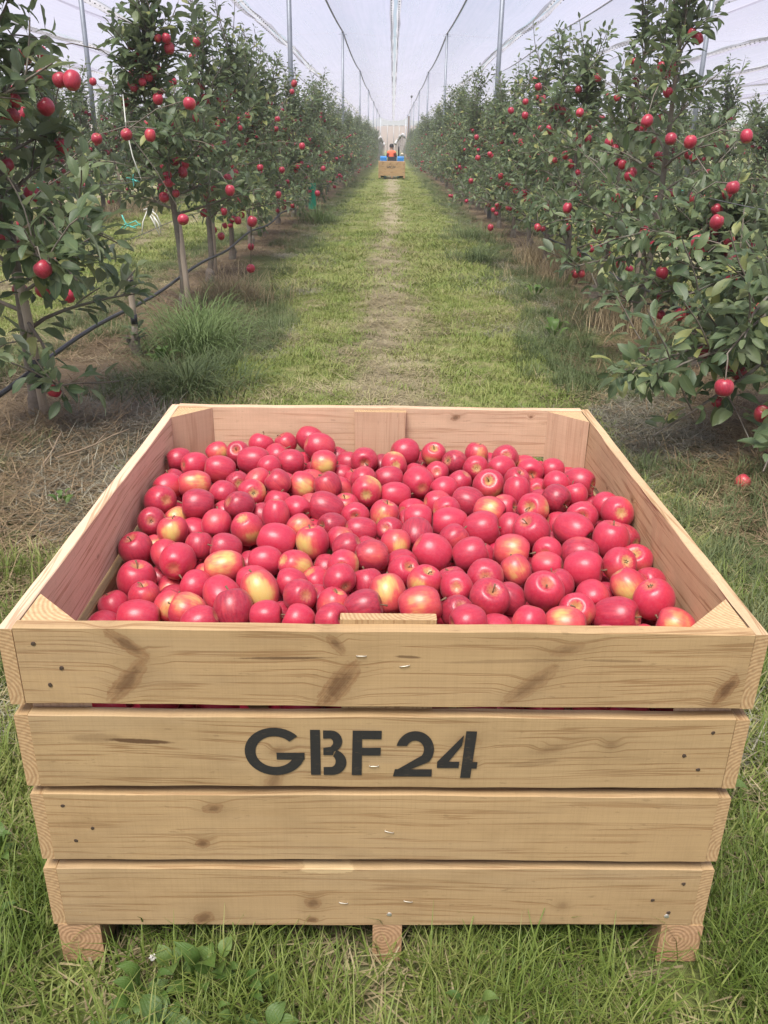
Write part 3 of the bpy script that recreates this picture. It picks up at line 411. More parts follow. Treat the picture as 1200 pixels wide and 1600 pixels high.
def glyph_mesh(parts, fx, y):
    V = []; F = []
    for p in parts:
        if isinstance(p, tuple):
            a, b = p; n = min(len(a), len(b)); o = len(V)
            V += [fx(q) for q in a[:n]]+[fx(q) for q in b[:n]]
            F += [(o+i, o+i+1, o+n+i+1, o+n+i) for i in range(n-1)]
        else:
            o = len(V); V += [fx(q) for q in p]; F.append(tuple(range(o, o+len(p))))
    return mesh('letter', [(v[0], y, v[1]) for v in V], F, [M_paint])

def build_crate():
    root = empty('wooden_crate', 'large new pine crate full of red apples in the grass, stencilled GBF 24', 'crate', CRATE, CYAW)
    fx = lambda q: (((350+q[0]*.375)-602.5)*0.001030, (1176-(930+q[1]*.375))*0.00131+0.0)
    q = random.Random(4)
    for i, (z0, z1) in enumerate(Z_TOP):
        H = z1-z0; zc = (z0+z1)/2
        V, F, MI = plank(1.1465, T_, H, 10+i)
        b = link('plank', mesh('front_plank', V, F, [WF[i], M_end], MI), root, (0, T_/2, zc))
        for s in (-1, 1):                                           # nails driven in at both ends
            for (dx, fz) in ((.030, .28), (.075, .0), (.048, -.24)):
                link('nail', ME_NAIL[q.randrange(3)], b, (s*(.573-dx*(1+q.uniform(-.15, .15))), -T_/2, H*fz+q.uniform(-.006, .006)), (0, q.uniform(0, 6), 0))
        st = {0: [(-.038, .026, 2), (.030, .008, 12)], 1: [(-.016, -.026, 4)], 2: [(.012, -.006, -14)], 3: [(-.068, -.012, -6), (.049, -.008, -7)]}[i]
        for (x, z, a) in st: link('staple', ME_STAPLE, b, (x, -T_/2, z), (0, R(-a), 0))
        if i == 3:
            for (x, z) in ((-.545, -.038), (.015, -.042), (.525, -.045)): link('nail_head', ME_ZINC, b, (x, -T_/2, z))
        if i == 1:
            for nm, parts in GLY: link('letter', glyph_mesh(parts, fx, -.0008), b, (0, -T_/2, 0))
        V, F, MI = plank(1.1465, T_, H, 30+i)
        link('plank', mesh('back_plank', V, F, [WB if i == 0 else WG, M_end], MI), root, (0, 1.2196-T_/2, zc), (0, 0, math.pi))
        for s in (-1, 1):
            V, F, MI = plank(1.2186-.003, T_, H-.002, 50+i*2+s, wane=(.009 if (s == 1 and i == 0) else 0))
            link('plank', mesh('side_plank', V, F, [(WL if i == 0 else WG) if s < 0 else (WR if i == 0 else WG), M_end], MI), root,
                 (s*(.5745+T_/2), 1.2196/2+.001, zc-.002), (0, 0, -s*math.pi/2))
    # triangular corner posts, uprights, floor planks, runners
    for sx in (-1, 1):
        for k, (y0, sy) in enumerate(((T_, 1), (1.2196-T_, -1))):
            leg = .096; a = np.array([sx*.5735, y0+sy*.001]); b_ = a+np.array([-sx*leg, 0]); c = a+np.array([0, sy*leg]); zt = .7185 if k == 0 else .7205
            V = [(p[0], p[1], z) for z in (.097, zt) for p in (a, b_, c)]
            cen = np.array(V).mean(0); V = np.array(V)-cen
            F = [(0, 1, 2), (5, 4, 3), (0, 3, 4, 1), (1, 4, 5, 2), (2, 5, 3, 0)]
            # upright grain: turn so that the length lies on local X
            Vr = np.stack([V[:, 2], V[:, 1], -V[:, 0]], -1)
            me = mesh('corner_post', Vr, F, [WV, M_post], [1, 1, 0, 0, 0])
            link('corner_post', me, root, tuple(cen), (0, -math.pi/2, 0))
    for (y0, top, s) in ((T_+.0105, .7315, 1), (1.2196-T_-.0105, .7195, -1)):
        V, F, MI = plank(top-.097, .020, .146 if s < 0 else .150, 71+s, nseg=12)
        link('upright', mesh('upright', V, F, [WV if s < 0 else WG, M_end], MI), root, ((-.002 if s < 0 else .004), y0, (top+.097)/2), (0, -math.pi/2, 0))
    for k in range(8):
        V, F, MI = plank(1.144, .132, .018, 90+k, nseg=8)
        link('floor_plank', mesh('floor_plank', V, F, [WG, M_end], MI), root, (0, .096+k*.147, .107))
    for (x0, x1, s) in ((-.592, -.515, 0), (-.014, .040, 1), (.520, .598, 2)):
        V, F, MI = plank(1.2186, x1-x0, .0945, 110+s, bev=.003, nseg=10)
        link('runner', mesh('runner', V, F, [WG, M_endk], MI), root, ((x0+x1)/2, 1.2196/2+.001, .0472), (0, 0, math.pi/2))
    return root
crate = build_crate()

# ------------------------------------------------------------------ apples
def apple_mesh(seed, elong=1.0):
    q = np.random.default_rng(seed); nr, ns = 17, 24
    tt = np.linspace(0, math.pi, nr)
    rad = np.sin(tt)**0.92; z = np.cos(tt)*elong
    z = z-0.40*np.exp(-(rad/0.30)**2)*np.where(tt < 1.5, 1, 0)+0.22*np.exp(-(rad/0.36)**2)*np.where(tt > 1.6, 1, 0)
    rad = rad*(1+0.06*np.cos(tt))
    ph = np.arange(ns)/ns*2*math.pi; a1, a2 = q.uniform(0, 6, 2); l5 = q.uniform(.004, .022)
    V = []
    for i in range(nr):
        w = 1+l5*np.cos(5*ph+a1)*(0.4+0.6*(tt[i]/math.pi))+0.022*np.cos(2*ph+a2)+0.015*np.cos(ph+a1*2)*math.sin(tt[i])
        V.append(np.stack([rad[i]*w*np.cos(ph), rad[i]*w*np.sin(ph), np.full(ns, z[i])+0.035*np.cos(ph+a2)*math.sin(tt[i])], -1))
    V = np.concatenate(V)
    F = [(i*ns+j, (i+1)*ns+j, (i+1)*ns+(j+1) % ns, i*ns+(j+1) % ns) for i in range(nr-1) for j in range(ns)]
    return mesh('apple_skin', V, F, [M_apple], smooth=True)

def apple_mat():
    t = NT('apple_skin'); co = t.coord('Object'); oi = t.n('ShaderNodeObjectInfo'); rnd = oi.outputs['Random']
    def prop(n): a = t.n('ShaderNodeAttribute', _attribute_type='OBJECT', _attribute_name=n); return a.outputs['Fac']
    yel, deep = prop('yellow'), prop('deep')
    of = t.n('ShaderNodeCombineXYZ', X=t.math('MULTIPLY', rnd, 50), Y=t.math('MULTIPLY', rnd, 31), Z=rnd)
    va = t.n('ShaderNodeVectorMath', _operation='ADD'); t.set(va, 'i0', co); t.set(va, 'i1', of.outputs[0]); P = va.outputs[0]
    s = t.n('ShaderNodeSeparateXYZ', Vector=co)
    big = t.noise(P, 1.1, 2, 0.5); st = t.noise(P, 1.0, 3, 0.6, scl=(7, 7, 0.9)); fine = t.noise(P, 9, 4, 0.6)
    red = t.mix(deep, (0.445, 0.013, 0.047), (0.19, 0.004, 0.020))
    red = t.mix(t.ramp(st, [(0.38, 0), (0.7, 0.55)]), red, (0.53, 0.034, 0.056))
    red = t.mix(t.math('MULTIPLY', t.ramp(big, [(0.4, 0), (0.66, 1)]), 0.30), red, (0.36, 0.010, 0.045))
    gold = t.mix(st, (0.60, 0.47, 0.12), (0.52, 0.55, 0.14))
    # the shaded cheek (-X side) stays yellow to green, with a streaky edge
    face = t.math('ADD', t.math('MULTIPLY', s.outputs['X'], -1.0), t.math('ADD', t.math('MULTIPLY', t.math('SUBTRACT', st, 0.5), 0.30), t.math('MULTIPLY', t.math('SUBTRACT', big, 0.5), 0.9)))
    face = t.math('ADD', face, t.math('MULTIPLY', t.math('SUBTRACT', yel, 1.0), 0.95))
    ymask = t.rng(face, 0.36, 0.84, 0, 1, True)
    blush = t.mix(t.rng(face, -0.1, 0.5, 0, 0.75, True), red, (0.56, 0.075, 0.065))
    c = t.mix(t.math('MULTIPLY', ymask, t.rng(big, .3, .6, .97, .72)), blush, gold)
    # green-gold around stalk and eye
    xy = t.math('SQRT', t.math('ADD', t.math('MULTIPLY', s.outputs['X'], s.outputs['X']), t.math('MULTIPLY', s.outputs['Y'], s.outputs['Y'])))
    rr = t.math('SUBTRACT', xy, t.math('MULTIPLY', t.math('SUBTRACT', st, 0.5), 0.55))
    c = t.mix(t.math('MULTIPLY', t.rng(rr, 0.46, 0.10, 0, 1, True), t.math('ADD', 0.25, t.math('MULTIPLY', yel, 0.6))), c, (0.46, 0.40, 0.12))
    vo = t.n('ShaderNodeTexVoronoi', Vector=P, Scale=11.0, _feature='F1')
    dots = t.rng(vo.outputs['Distance'], 0.10, 0.04, 0, 0.35)
    c = t.mix(dots, c, (0.66, 0.34, 0.24))
    bloom = t.math('MULTIPLY', t.ramp(fine, [(0.35, 0.1), (0.75, 1)]), 0.07)
    c = t.mix(bloom, c, (0.62, 0.40, 0.46))
    p = t.principled(Base__Color=c, Roughness=t.rng(fine, 0.3, 0.7, 0.33, 0.47), Specular__IOR__Level=0.45, Subsurface__Weight=0.06, Subsurface__Scale=0.15, Coat__Weight=0.15, Coat__Roughness=0.18, Sheen__Weight=0.05, Sheen__Roughness=0.5)
    p.inputs['Subsurface Radius'].default_value = (1, .3, .2)
    return t.m
M_apple = apple_mat()
M_stalk = plain('apple_stalk', (.16, .10, .055), .8, var=.3, scale=60)
M_eye = plain('apple_eye', (.14, .11, .06), .9, var=.3, scale=20)
APPLE = [apple_mesh(s, e) for s, e in ((1, .97), (2, 1.05), (3, 1.12), (4, 1.0), (5, 1.16), (6, 1.08))]
def stalk_mesh(s):
    q = random.Random(s); b = MB(); bx, by = q.uniform(-.25, .25), q.uniform(-.25, .25); h = q.uniform(.95, 1.25)
    b.tube([(0, 0, .42), (bx*.1, by*.1, .7), (bx*.4, by*.4, .95), (bx, by, h)], [.05, .035, .035, .06], 6); return b.build('stalk', M_stalk, True)
STALK = [stalk_mesh(s) for s in range(5)]
def eye_mesh():
    b = MB()
    for k in range(5):
        a = k*1.2566; c, s = math.cos(a), math.sin(a)
        b.add([(c*.02-s*.05, s*.02+c*.05, -.74), (c*.02+s*.05, s*.02-c*.05, -.74), (c*.11, s*.11, -.86), (c*.16-s*.01, s*.16+c*.01, -.80)], [(0, 1, 2), (0, 2, 3)])
    return b.build('eye', M_eye)
EYE = eye_mesh()

def frame_from(zdir, xhint):
    z = np.array(zdir, float); z /= np.linalg.norm(z); x = np.array(xhint, float); x = x-z*(x@z)
    if np.linalg.norm(x) < 1e-3: x = np.array([1., .3, .2]); x = x-z*(x@z)
    x /= np.linalg.norm(x); y = np.cross(z, x)
    return np.stack([x, y, z], 1)

def place_apple(o, pos, rot3, sc):
    o.matrix_world = Matrix.Translation(Vector(pos)) @ Matrix(rot3.tolist()).to_4x4() @ Matrix.Diagonal((sc[0], sc[1], sc[2], 1))

ORD = 'first second third fourth fifth sixth seventh eighth ninth tenth eleventh twelfth thirteenth fourteenth fifteenth sixteenth seventeenth eighteenth nineteenth twentieth'.split()
cy_, sy_ = math.cos(CYAW), math.sin(CYAW)
def crate_to_world(p): return np.array([CRATE[0]+cy_*p[0]-sy_*p[1], CRATE[1]+sy_*p[0]+cy_*p[1], p[2]])

def build_apples():
    q = np.random.default_rng(77)
    items = []
    for e in APPLES.split(';'):
        x, y, z, r, k = e.split(); items.append((np.array([int(x), int(y), int(z)])/1000, int(r)/10000, k))
    single = items[:300]; rest = items[300:]
    recs = []
    for p, r, k in single:
        w = crate_to_world(p); view = CAM_POS-w; view /= np.linalg.norm(view)
        rightv = CR-view*(CR@view); rightv /= np.linalg.norm(rightv); upv = np.cross(view, rightv)
        j = q.normal(0, 0.25, 3); yel = float(np.clip(q.normal(.14, .18), 0, .42)); deep = float(np.clip(q.normal(.30, .27), 0, 1)); xh = q.normal(0, 1, 3)
        if 'Y' in k: yel = float(q.uniform(.58, .74)); deep *= .4; xh = -(view+q.normal(0, .28, 3))
        elif yel > .36: xh = q.normal(0, 1, 3)+view*.8
        kk = k.replace('Y', '') or 'D'; el = 1.0
        if kk.startswith('S'): ax = view+j*1.2; pose = 'with its stalk end facing out'
        elif kk.startswith('C'): ax = -view+j*1.2; pose = 'with its eye end facing out'
        elif kk.startswith('U'): ax = np.array([0, 0, 1])+j; pose = 'sitting upright with its stalk on top'
        elif 'A' in kk:
            a = R(float(kk.split('A')[1])); ax = (math.cos(a)*rightv-math.sin(a)*upv)*(1 if q.random() < .6 else -1)+view*q.normal(0, .25); el = 1.06; pose = 'lying on its side'
        else: ax = q.normal(0, 1, 3); ax -= view*(ax@view)*.6; pose = 'lying tilted'
        recs.append(dict(p=p, w=w, r=r, rot=frame_from(ax, xh), el=el, yel=yel, deep=deep, pose=pose))
    order = sorted(range(len(recs)), key=lambda i: -recs[i]['p'][1])
    nrow = 20; per = math.ceil(len(order)/nrow); lab = {}
    for rix in range(nrow):
        row = sorted(order[rix*per:(rix+1)*per], key=lambda i: recs[i]['p'][0])
        for c, i in enumerate(row):
            a = recs[i]
            look = 'yellow patched' if a['yel'] > .57 else 'dark crimson' if a['deep'] > .62 else 'orange flushed' if a['yel'] > .33 else 'pinkish red' if a['deep'] < .2 else 'plain red'
            n = len(row)
            pos = ORD[c]+' in from the pinkish side' if c < n/2 else ORD[n-1-c]+' in from the pale side'
            rr = ORD[rix]+' row off the back plank' if rix < 10 else ORD[nrow-1-rix]+' row off the front plank'
            lab[i] = f'{look} apple, {pos}, {rr}'
    for i, a in enumerate(recs):
        o = link('apple', APPLE[int(q.integers(6))]); tag(o, lab[i], 'apple', 'loose apples heaped in the crate')
        e = a['el']; s = a['r']*q.uniform(.97, 1.04); place_apple(o, a['w'], a['rot'], (s/e**.5, s/e**.5*q.uniform(.96, 1.02), s*e))
        o['yellow'] = a['yel']; o['deep'] = a['deep']
        link('stalk', STALK[int(q.integers(5))], o); link('eye', EYE, o)
    # the apples further down that only show as slivers between these: one mass
    V = []; F = []; n = 0; base = APPLE[1]
    bv = np.empty(len(base.vertices)*3, np.float32); base.vertices.foreach_get('co', bv); bv = bv.reshape(-1, 3)
    bf = np.array([tuple(p.vertices) for p in base.polygons])
    for p, r, k in rest:
        V.append(crate_to_world(p)+(bv*r)@frame_from(q.normal(0, 1, 3), q.normal(0, 1, 3)).T); F.append(bf+n); n += len(bv)
    tag(link('buried_apples', mesh('buried_apples', np.concatenate(V), F, [plain('buried_apple_skin', (.40, .02, .055), .45, var=.25, scale=9)], smooth=True)), kind='stuff',
        label='red apples packed deeper in the crate beneath the top layer', cat='apples')
build_apples()

# ------------------------------------------------------------------ apple trees
def leaf_mat():
    t = NT('apple_leaf')
    geo = t.n('ShaderNodeNewGeometry'); oi = t.n('ShaderNodeObjectInfo')
    rn = t.n('ShaderNodeAttribute', _attribute_name='rnd').outputs['Fac']; lu = t.n('ShaderNodeAttribute', _attribute_name='across').outputs['Fac']
    r = t.math('FRACT', t.math('ADD', rn, t.math('MULTIPLY', oi.outputs['Random'], 7.31)))
    top = t.ramp(r, [(0.0, (.060, .098, .048)), (0.5, (.108, .155, .074)), (0.85, (.165, .21, .097)), (1.0, (.27, .28, .09))])
    und = t.mix(r, (.20, .25, .18), (.28, .32, .23))
    c = t.mix(geo.outputs['Backfacing'], top, und)
    rib = t.rng(t.math('ABSOLUTE', lu), 0.10, 0.02, 0, 0.55)
    c = t.mix(rib, c, (.20, .23, .11))
    n = t.noise(t.coord(), 60, 3); c = t.mix(t.math('MULTIPLY', t.ramp(n, [(.55, 0), (.8, 1)]), .25), c, (.14, .13, .06))
    p = t.n('ShaderNodeBsdfPrincipled', Base__Color=c, Roughness=t.rng(geo.outputs['Backfacing'], 0, 1, .47, .75), Specular__IOR__Level=.42)
    tr = t.n('ShaderNodeBsdfTranslucent', Color=t.mix(0.5, c, (.16, .22, .05)))
    m2 = t.n('ShaderNodeMixShader', Fac=.30); t.set(m2, 'i1', p.outputs[0]); t.set(m2, 'i2', tr.outputs[0]); t.shader(m2)
    return t.m
M_leaf = leaf_mat()
def bark_mat():
    t = NT('apple_bark'); co = t.coord(); n = t.noise(co, 45, 5, .65); n2 = t.noise(co, 9, 3)
    c = t.mix(n, (.075, .058, .045), (.23, .19, .155)); c = t.mix(t.ramp(n2, [(.45, 0), (.65, .5)]), c, (.20, .205, .17))
    t.principled(Base__Color=c, Roughness=.85, Normal=t.bump(n, .5, .004)); return t.m
M_bark = bark_mat()
M_fruit = plain('hanging_apple_skin', (.34, .022, .055), .42, var=.35, scale=9)
M_fstalk = M_stalk

def leaf_template(kind):
    """unit leaf: stalk, then a folded, curved blade; returns verts, faces, across"""
    q = np.random.default_rng(kind)
    ts = [0.0, .16, .42, .68, .88, 1.0]; ws = [.012, .165, .235, .20, .10, .004]
    bend = (.10, .26, -.04, .42)[kind]; fold = (.45, .25, .6, .35)[kind]; tw = (.0, .25, -.3, .12)[kind]
    V = [(-.012, -.24, .03), (.012, -.24, .03)]; A = [0, 0]; F = []
    for i, (s, w) in enumerate(zip(ts, ws)):
        z = .03-.24*s*0-bend*s*s; y = s*(1-.18*bend*s); wv = .03*math.sin(s*9+kind*2)
        a = tw*s
        for sx in (-1, 0, 1):
            x = sx*w; zz = abs(sx)*w*fold+wv*sx
            V.append((x*math.cos(a)-zz*math.sin(a), y, z+x*math.sin(a)+zz*math.cos(a))); A.append(sx)
    F.append((0, 1, 4, 2))
    for i in range(5):
        o = 2+i*3
        F += [(o, o+1, o+4, o+3), (o+1, o+2, o+5, o+4)]
    return np.array(V), np.array(F), np.array(A, float)
LEAF = [leaf_template(k) for k in range(4)]
ME_LEAF = [mesh('leaf', v, [f], [M_leaf], smooth=True, attrs={'rnd': np.full(len(v), .07+.11*k), 'across': a}) for k, (v, f, a) in enumerate(LEAF)]

def unit(v): return v/(np.linalg.norm(v)+1e-9)

def grow(seed, H=2.6, rad=.95, nlat=25, low=.42, extra=(), leafsize=1.0, dens=1.0, topshoots=9, bare=None):
    """wood (list of polylines with radii), leaf frames, fruit spots of one spindle-trained tree"""
    q = np.random.default_rng(seed)
    hz = np.linspace(0, H*.86, 9); lean = q.normal(0, .05, 2)
    trunk = np.stack([lean[0]*hz/H*2+.03*np.sin(hz*2+seed), lean[1]*hz/H*2+.03*np.cos(hz*1.7+seed), hz], -1); trunk[0, :2] = 0
    woodl = [(trunk, np.linspace(.034, .010, 9), 7)]; shoots = []; fruit = []
    def at(h): return np.array([np.interp(h, hz, trunk[:, 0]), np.interp(h, hz, trunk[:, 1]), h])
    def limb(p0, d, L, r0, sag):
        n = 6; pts = [p0]; d = unit(d)
        for i in range(n-1):
            d = unit(d+np.array([0, 0, -sag*(i+1)/n])+q.normal(0, .10, 3)); pts.append(pts[-1]+d*L/(n-1))
        pts = np.array(pts); woodl.append((pts, np.linspace(r0, .0035, n), 5)); return pts
    lats = []
    for i in range(nlat):
        f = (i+q.uniform(0, .6))/nlat; h = low+(H*.76-low)*f
        az = i*2.4+q.normal(0, .35); el = q.uniform(.12, .75)+f*.4; L = rad*(1.0-.74*f**1.2)*q.uniform(.62, 1.15)
        d = np.array([math.cos(az)*math.cos(el), math.sin(az)*math.cos(el), math.sin(el)])
        lats.append((at(h), d, L, q.uniform(.05, .22)))
    for (p0, p1, sg) in extra: lats.append((np.array(p0, float), np.array(p1, float)-np.array(p0, float), np.linalg.norm(np.array(p1, float)-np.array(p0, float)), sg))
    for (p0, d, L, sag) in lats:
        pts = limb(p0, d, L, .008+.006*L, sag); shoots.append((pts, .12))
        for k in range(int(q.integers(3, 6)*dens+.5)):
            j = q.uniform(.2, .95); b = pts[0]*(1-j)+0; i0 = min(4, int(j*5)); b = pts[i0]+(pts[i0+1]-pts[i0])*(j*5-i0)
            dd = unit(unit(d)*.5+q.normal(0, .5, 3)+np.array([0, 0, .45])); l = q.uniform(.16, .42)*(.75+.25*L)
            sp = limb(b, dd, l, .0045, q.uniform(-.05, .16)); shoots.append((sp, .0))
        for k in range(int(q.integers(1, 4))):
            j = int(q.integers(1, 6)); fruit.append(pts[min(j, 5)]+np.array([q.normal(0, .03), q.normal(0, .03), -.065]))
    for k in range(topshoots):
        h = H*q.uniform(.66, .86); az = q.uniform(0, 6.28); b = at(h)
        dd = unit(np.array([math.cos(az)*.3, math.sin(az)*.3, 1.0])); l = q.uniform(.40, .85)*H/2.6
        shoots.append((limb(b, dd, l, .006, -.03), .05))
    # leaves along the shoots
    pos = []; dr = []; nm = []; ln = []
    for pts, st in shoots:
        seg = np.diff(pts, axis=0); sl = np.linalg.norm(seg, axis=1); cum = np.concatenate([[0], np.cumsum(sl)]); L = cum[-1]
        s = st*L+q.uniform(0, .03); a = q.uniform(0, 6.28)
        while s < L:
            i = min(len(sl)-1, int(np.searchsorted(cum, s)-1)); i = max(i, 0); p = pts[i]+seg[i]*(s-cum[i])/sl[i]; td = seg[i]/sl[i]
            ref = np.array([0, 0, 1.]) if abs(td[2]) < .9 else np.array([1., 0, 0]); e1 = unit(np.cross(td, ref)); e2 = np.cross(td, e1)
            rosette = q.random() < .14
            for _ in range(4 if rosette else 1):
                a += 2.4+q.normal(0, .3); perp = math.cos(a)*e1+math.sin(a)*e2
                d = unit(td*q.uniform(.35, .8)+perp*.85+np.array([0, 0, q.uniform(-.35, .22)]))
                up = unit(np.array([0, 0, 1.])+q.normal(0, .38, 3)+.35*td); n = unit(up-d*(up@d))
                pos.append(p+d*.02); dr.append(d); nm.append(n); ln.append(q.uniform(.062, .118)*leafsize*(1.0 if s < L*.85 else .75))
            s += q.uniform(.022, .042)/dens
        # terminal leaf
        td = seg[-1]/sl[-1]; up = unit(np.array([0, 0, 1.])+q.normal(0, .5, 3)); pos.append(pts[-1]); dr.append(td); nm.append(unit(up-td*(up@td)+1e-3)); ln.append(.06*leafsize)
    return woodl, np.array(pos), np.array(dr), np.array(nm), np.array(ln), fruit

def leaf_bulk(pos, dr, nm, ln, q):
    side = np.cross(dr, nm); M = np.stack([side, dr, nm], -1)            # columns
    Vs = []; Fs = []; Rn = []; Ac = []; n = 0; kinds = q.integers(0, 4, len(pos))
    for k in range(4):
        s = np.where(kinds == k)[0]
        if not len(s): continue
        v, f, a = LEAF[k]
        W = pos[s][:, None]+ln[s][:, None, None]*np.einsum('nij,vj->nvi', M[s], v+np.array([0, .24, 0]))
        Vs.append(W.reshape(-1, 3)); Fs.append((f[None]+(np.arange(len(s))*len(v))[:, None, None]+n).reshape(-1, 4)); n += len(s)*len(v)
        Rn.append(np.repeat(q.random(len(s))**1.3, len(v))); Ac.append(np.tile(a, len(s)))
    return np.concatenate(Vs), Fs, np.concatenate(Rn), np.concatenate(Ac)

def wood_bulk(woodl):
    b = MB()
    for pts, r, sd in woodl: b.tube(pts, r, sd, cap=False)
    # root flare and graft knuckle
    b.tube([(0, 0, -.05), (0, 0, .02), (.01, 0, .09), (.004, 0, .14)], [.06, .046, .05, .034], 8)
    return b.build('trunk', M_bark, True)

def small_apple():
    v, f = [], []
    ns, nr = 12, 8
    for i in range(nr):
        t = math.pi*i/(nr-1); r_ = math.sin(t)*1.0; z = math.cos(t)*.98-.22*math.exp(-(r_/.3)**2)*(1 if t < 1.5 else -.7)
        for j in range(ns): a = 6.2832*j/ns; v.append((r_*math.cos(a), r_*math.sin(a), z))
    for i in range(nr-1):
        for j in range(ns): f.append((i*ns+j, (i+1)*ns+j, (i+1)*ns+(j+1) % ns, i*ns+(j+1) % ns))
    return np.array(v), np.array(f)
SV, SF = small_apple()
ME_FRUIT = mesh('apple', SV, [SF], [M_fruit], smooth=True)
FRUIT_ME = None

tree_apples = []
for e in TREE_APPLES.split(';'):
    x, y, z, r = e.split(); tree_apples.append((np.array([float(x), float(y), float(z)]), int(r)/1000))

NEAR_L = [(-1.86, 4.28), (-1.84, 7.6), (-1.95, 9.3), (-2.0, 11.0), (-2.03, 12.7)]
NEAR_R = [(2.12, 4.35), (2.10, 5.75), (2.05, 7.08), (1.98, 8.4), (1.94, 9.72), (2.0, 11.3), (2.03, 12.9)]
NEAR = NEAR_L+NEAR_R
NEAR_LABEL = ['nearest leafy apple tree beside the cut stump, trunk tied with black tape', 'tall apple tree behind the long grass clump, bare pale stake below its crown',
              'apple tree with low red apples just past the white twine', 'apple tree third past the cut stump in the drip pipe row', 'apple tree fourth past the cut stump in the drip pipe row',
              'nearest apple tree opposite the stump, low leafy branch reaching towards the crate', 'apple tree with arched bare limb carrying a row of red apples', 'apple tree with thin grey trunk standing in dead brown grass',
              'very tall apple tree with upright shoots against the white net', 'apple tree with dark trunk base beside tan grass, opposite the drip pipe', 'apple tree fifth along the row facing the drip pipe', 'apple tree sixth along the row facing the drip pipe']
assign = {i: [] for i in range(len(NEAR))}
for (p, r) in tree_apples:
    d = [abs(p[1]-t[1])+3*(np.sign(p[0]) != np.sign(t[0]))+.3*abs(p[0]-t[0]) for t in NEAR]; i = int(np.argmin(d)); assign[i].append((p, r))

EXTRA = {0: [((0, 0, .9), (.30, -.55, .62), .05), ((0, 0, 1.2), (.38, -.30, 1.0), .12), ((0, 0, .55), (.22, -.35, .22), .12), ((0, 0, 1.5), (.42, -.2, 1.7), .05), ((0, 0, 1.0), (-.1, -.9, .9), .08), ((0, 0, 1.6), (0, -.9, 1.6), .06)],
         5: [((0, 0, .72), (-.95, -.55, .40), .03), ((0, 0, .8), (-.75, -.50, .62), .06), ((0, 0, .65), (-.70, -.80, .36), .06), ((0, 0, .6), (-.85, -.25, .34), .03), ((0, 0, .55), (-.9, -.45, .26), .02), ((0, 0, .8), (-.6, -.75, .7), .06), ((0, 0, .5), (-.55, -.9, .25), .03), ((0, 0, .9), (-.7, -.15, .8), .05)],
         6: [((0, 0, .85), (-.82, -.1, .98), .20), ((0, 0, .6), (-.7, .3, .55), .05)], 7: [((0, 0, .6), (-.75, -.2, .5), .05)]}
PAR = {0: dict(H=2.9, rad=.66, nlat=24, low=.42, leafsize=1.18, dens=.9), 1: dict(H=2.75, rad=.68, nlat=24, low=.78, leafsize=1.12, dens=.9), 2: dict(H=2.6, rad=.75, low=.6), 5: dict(H=1.05, rad=.76, nlat=15, low=.28, leafsize=1.08, topshoots=1, dens=.95),
       6: dict(H=1.25, rad=.80, nlat=18, low=.30, leafsize=1.02, topshoots=3, dens=.92), 7: dict(H=2.8, rad=.85, nlat=20, low=.32, leafsize=1.12, topshoots=9, dens=.82), 8: dict(H=2.6, rad=.88, low=.36, topshoots=8), 9: dict(H=2.5, rad=.9, low=.3), 10: dict(rad=.9, low=.3), 11: dict(rad=.95, low=.26)}

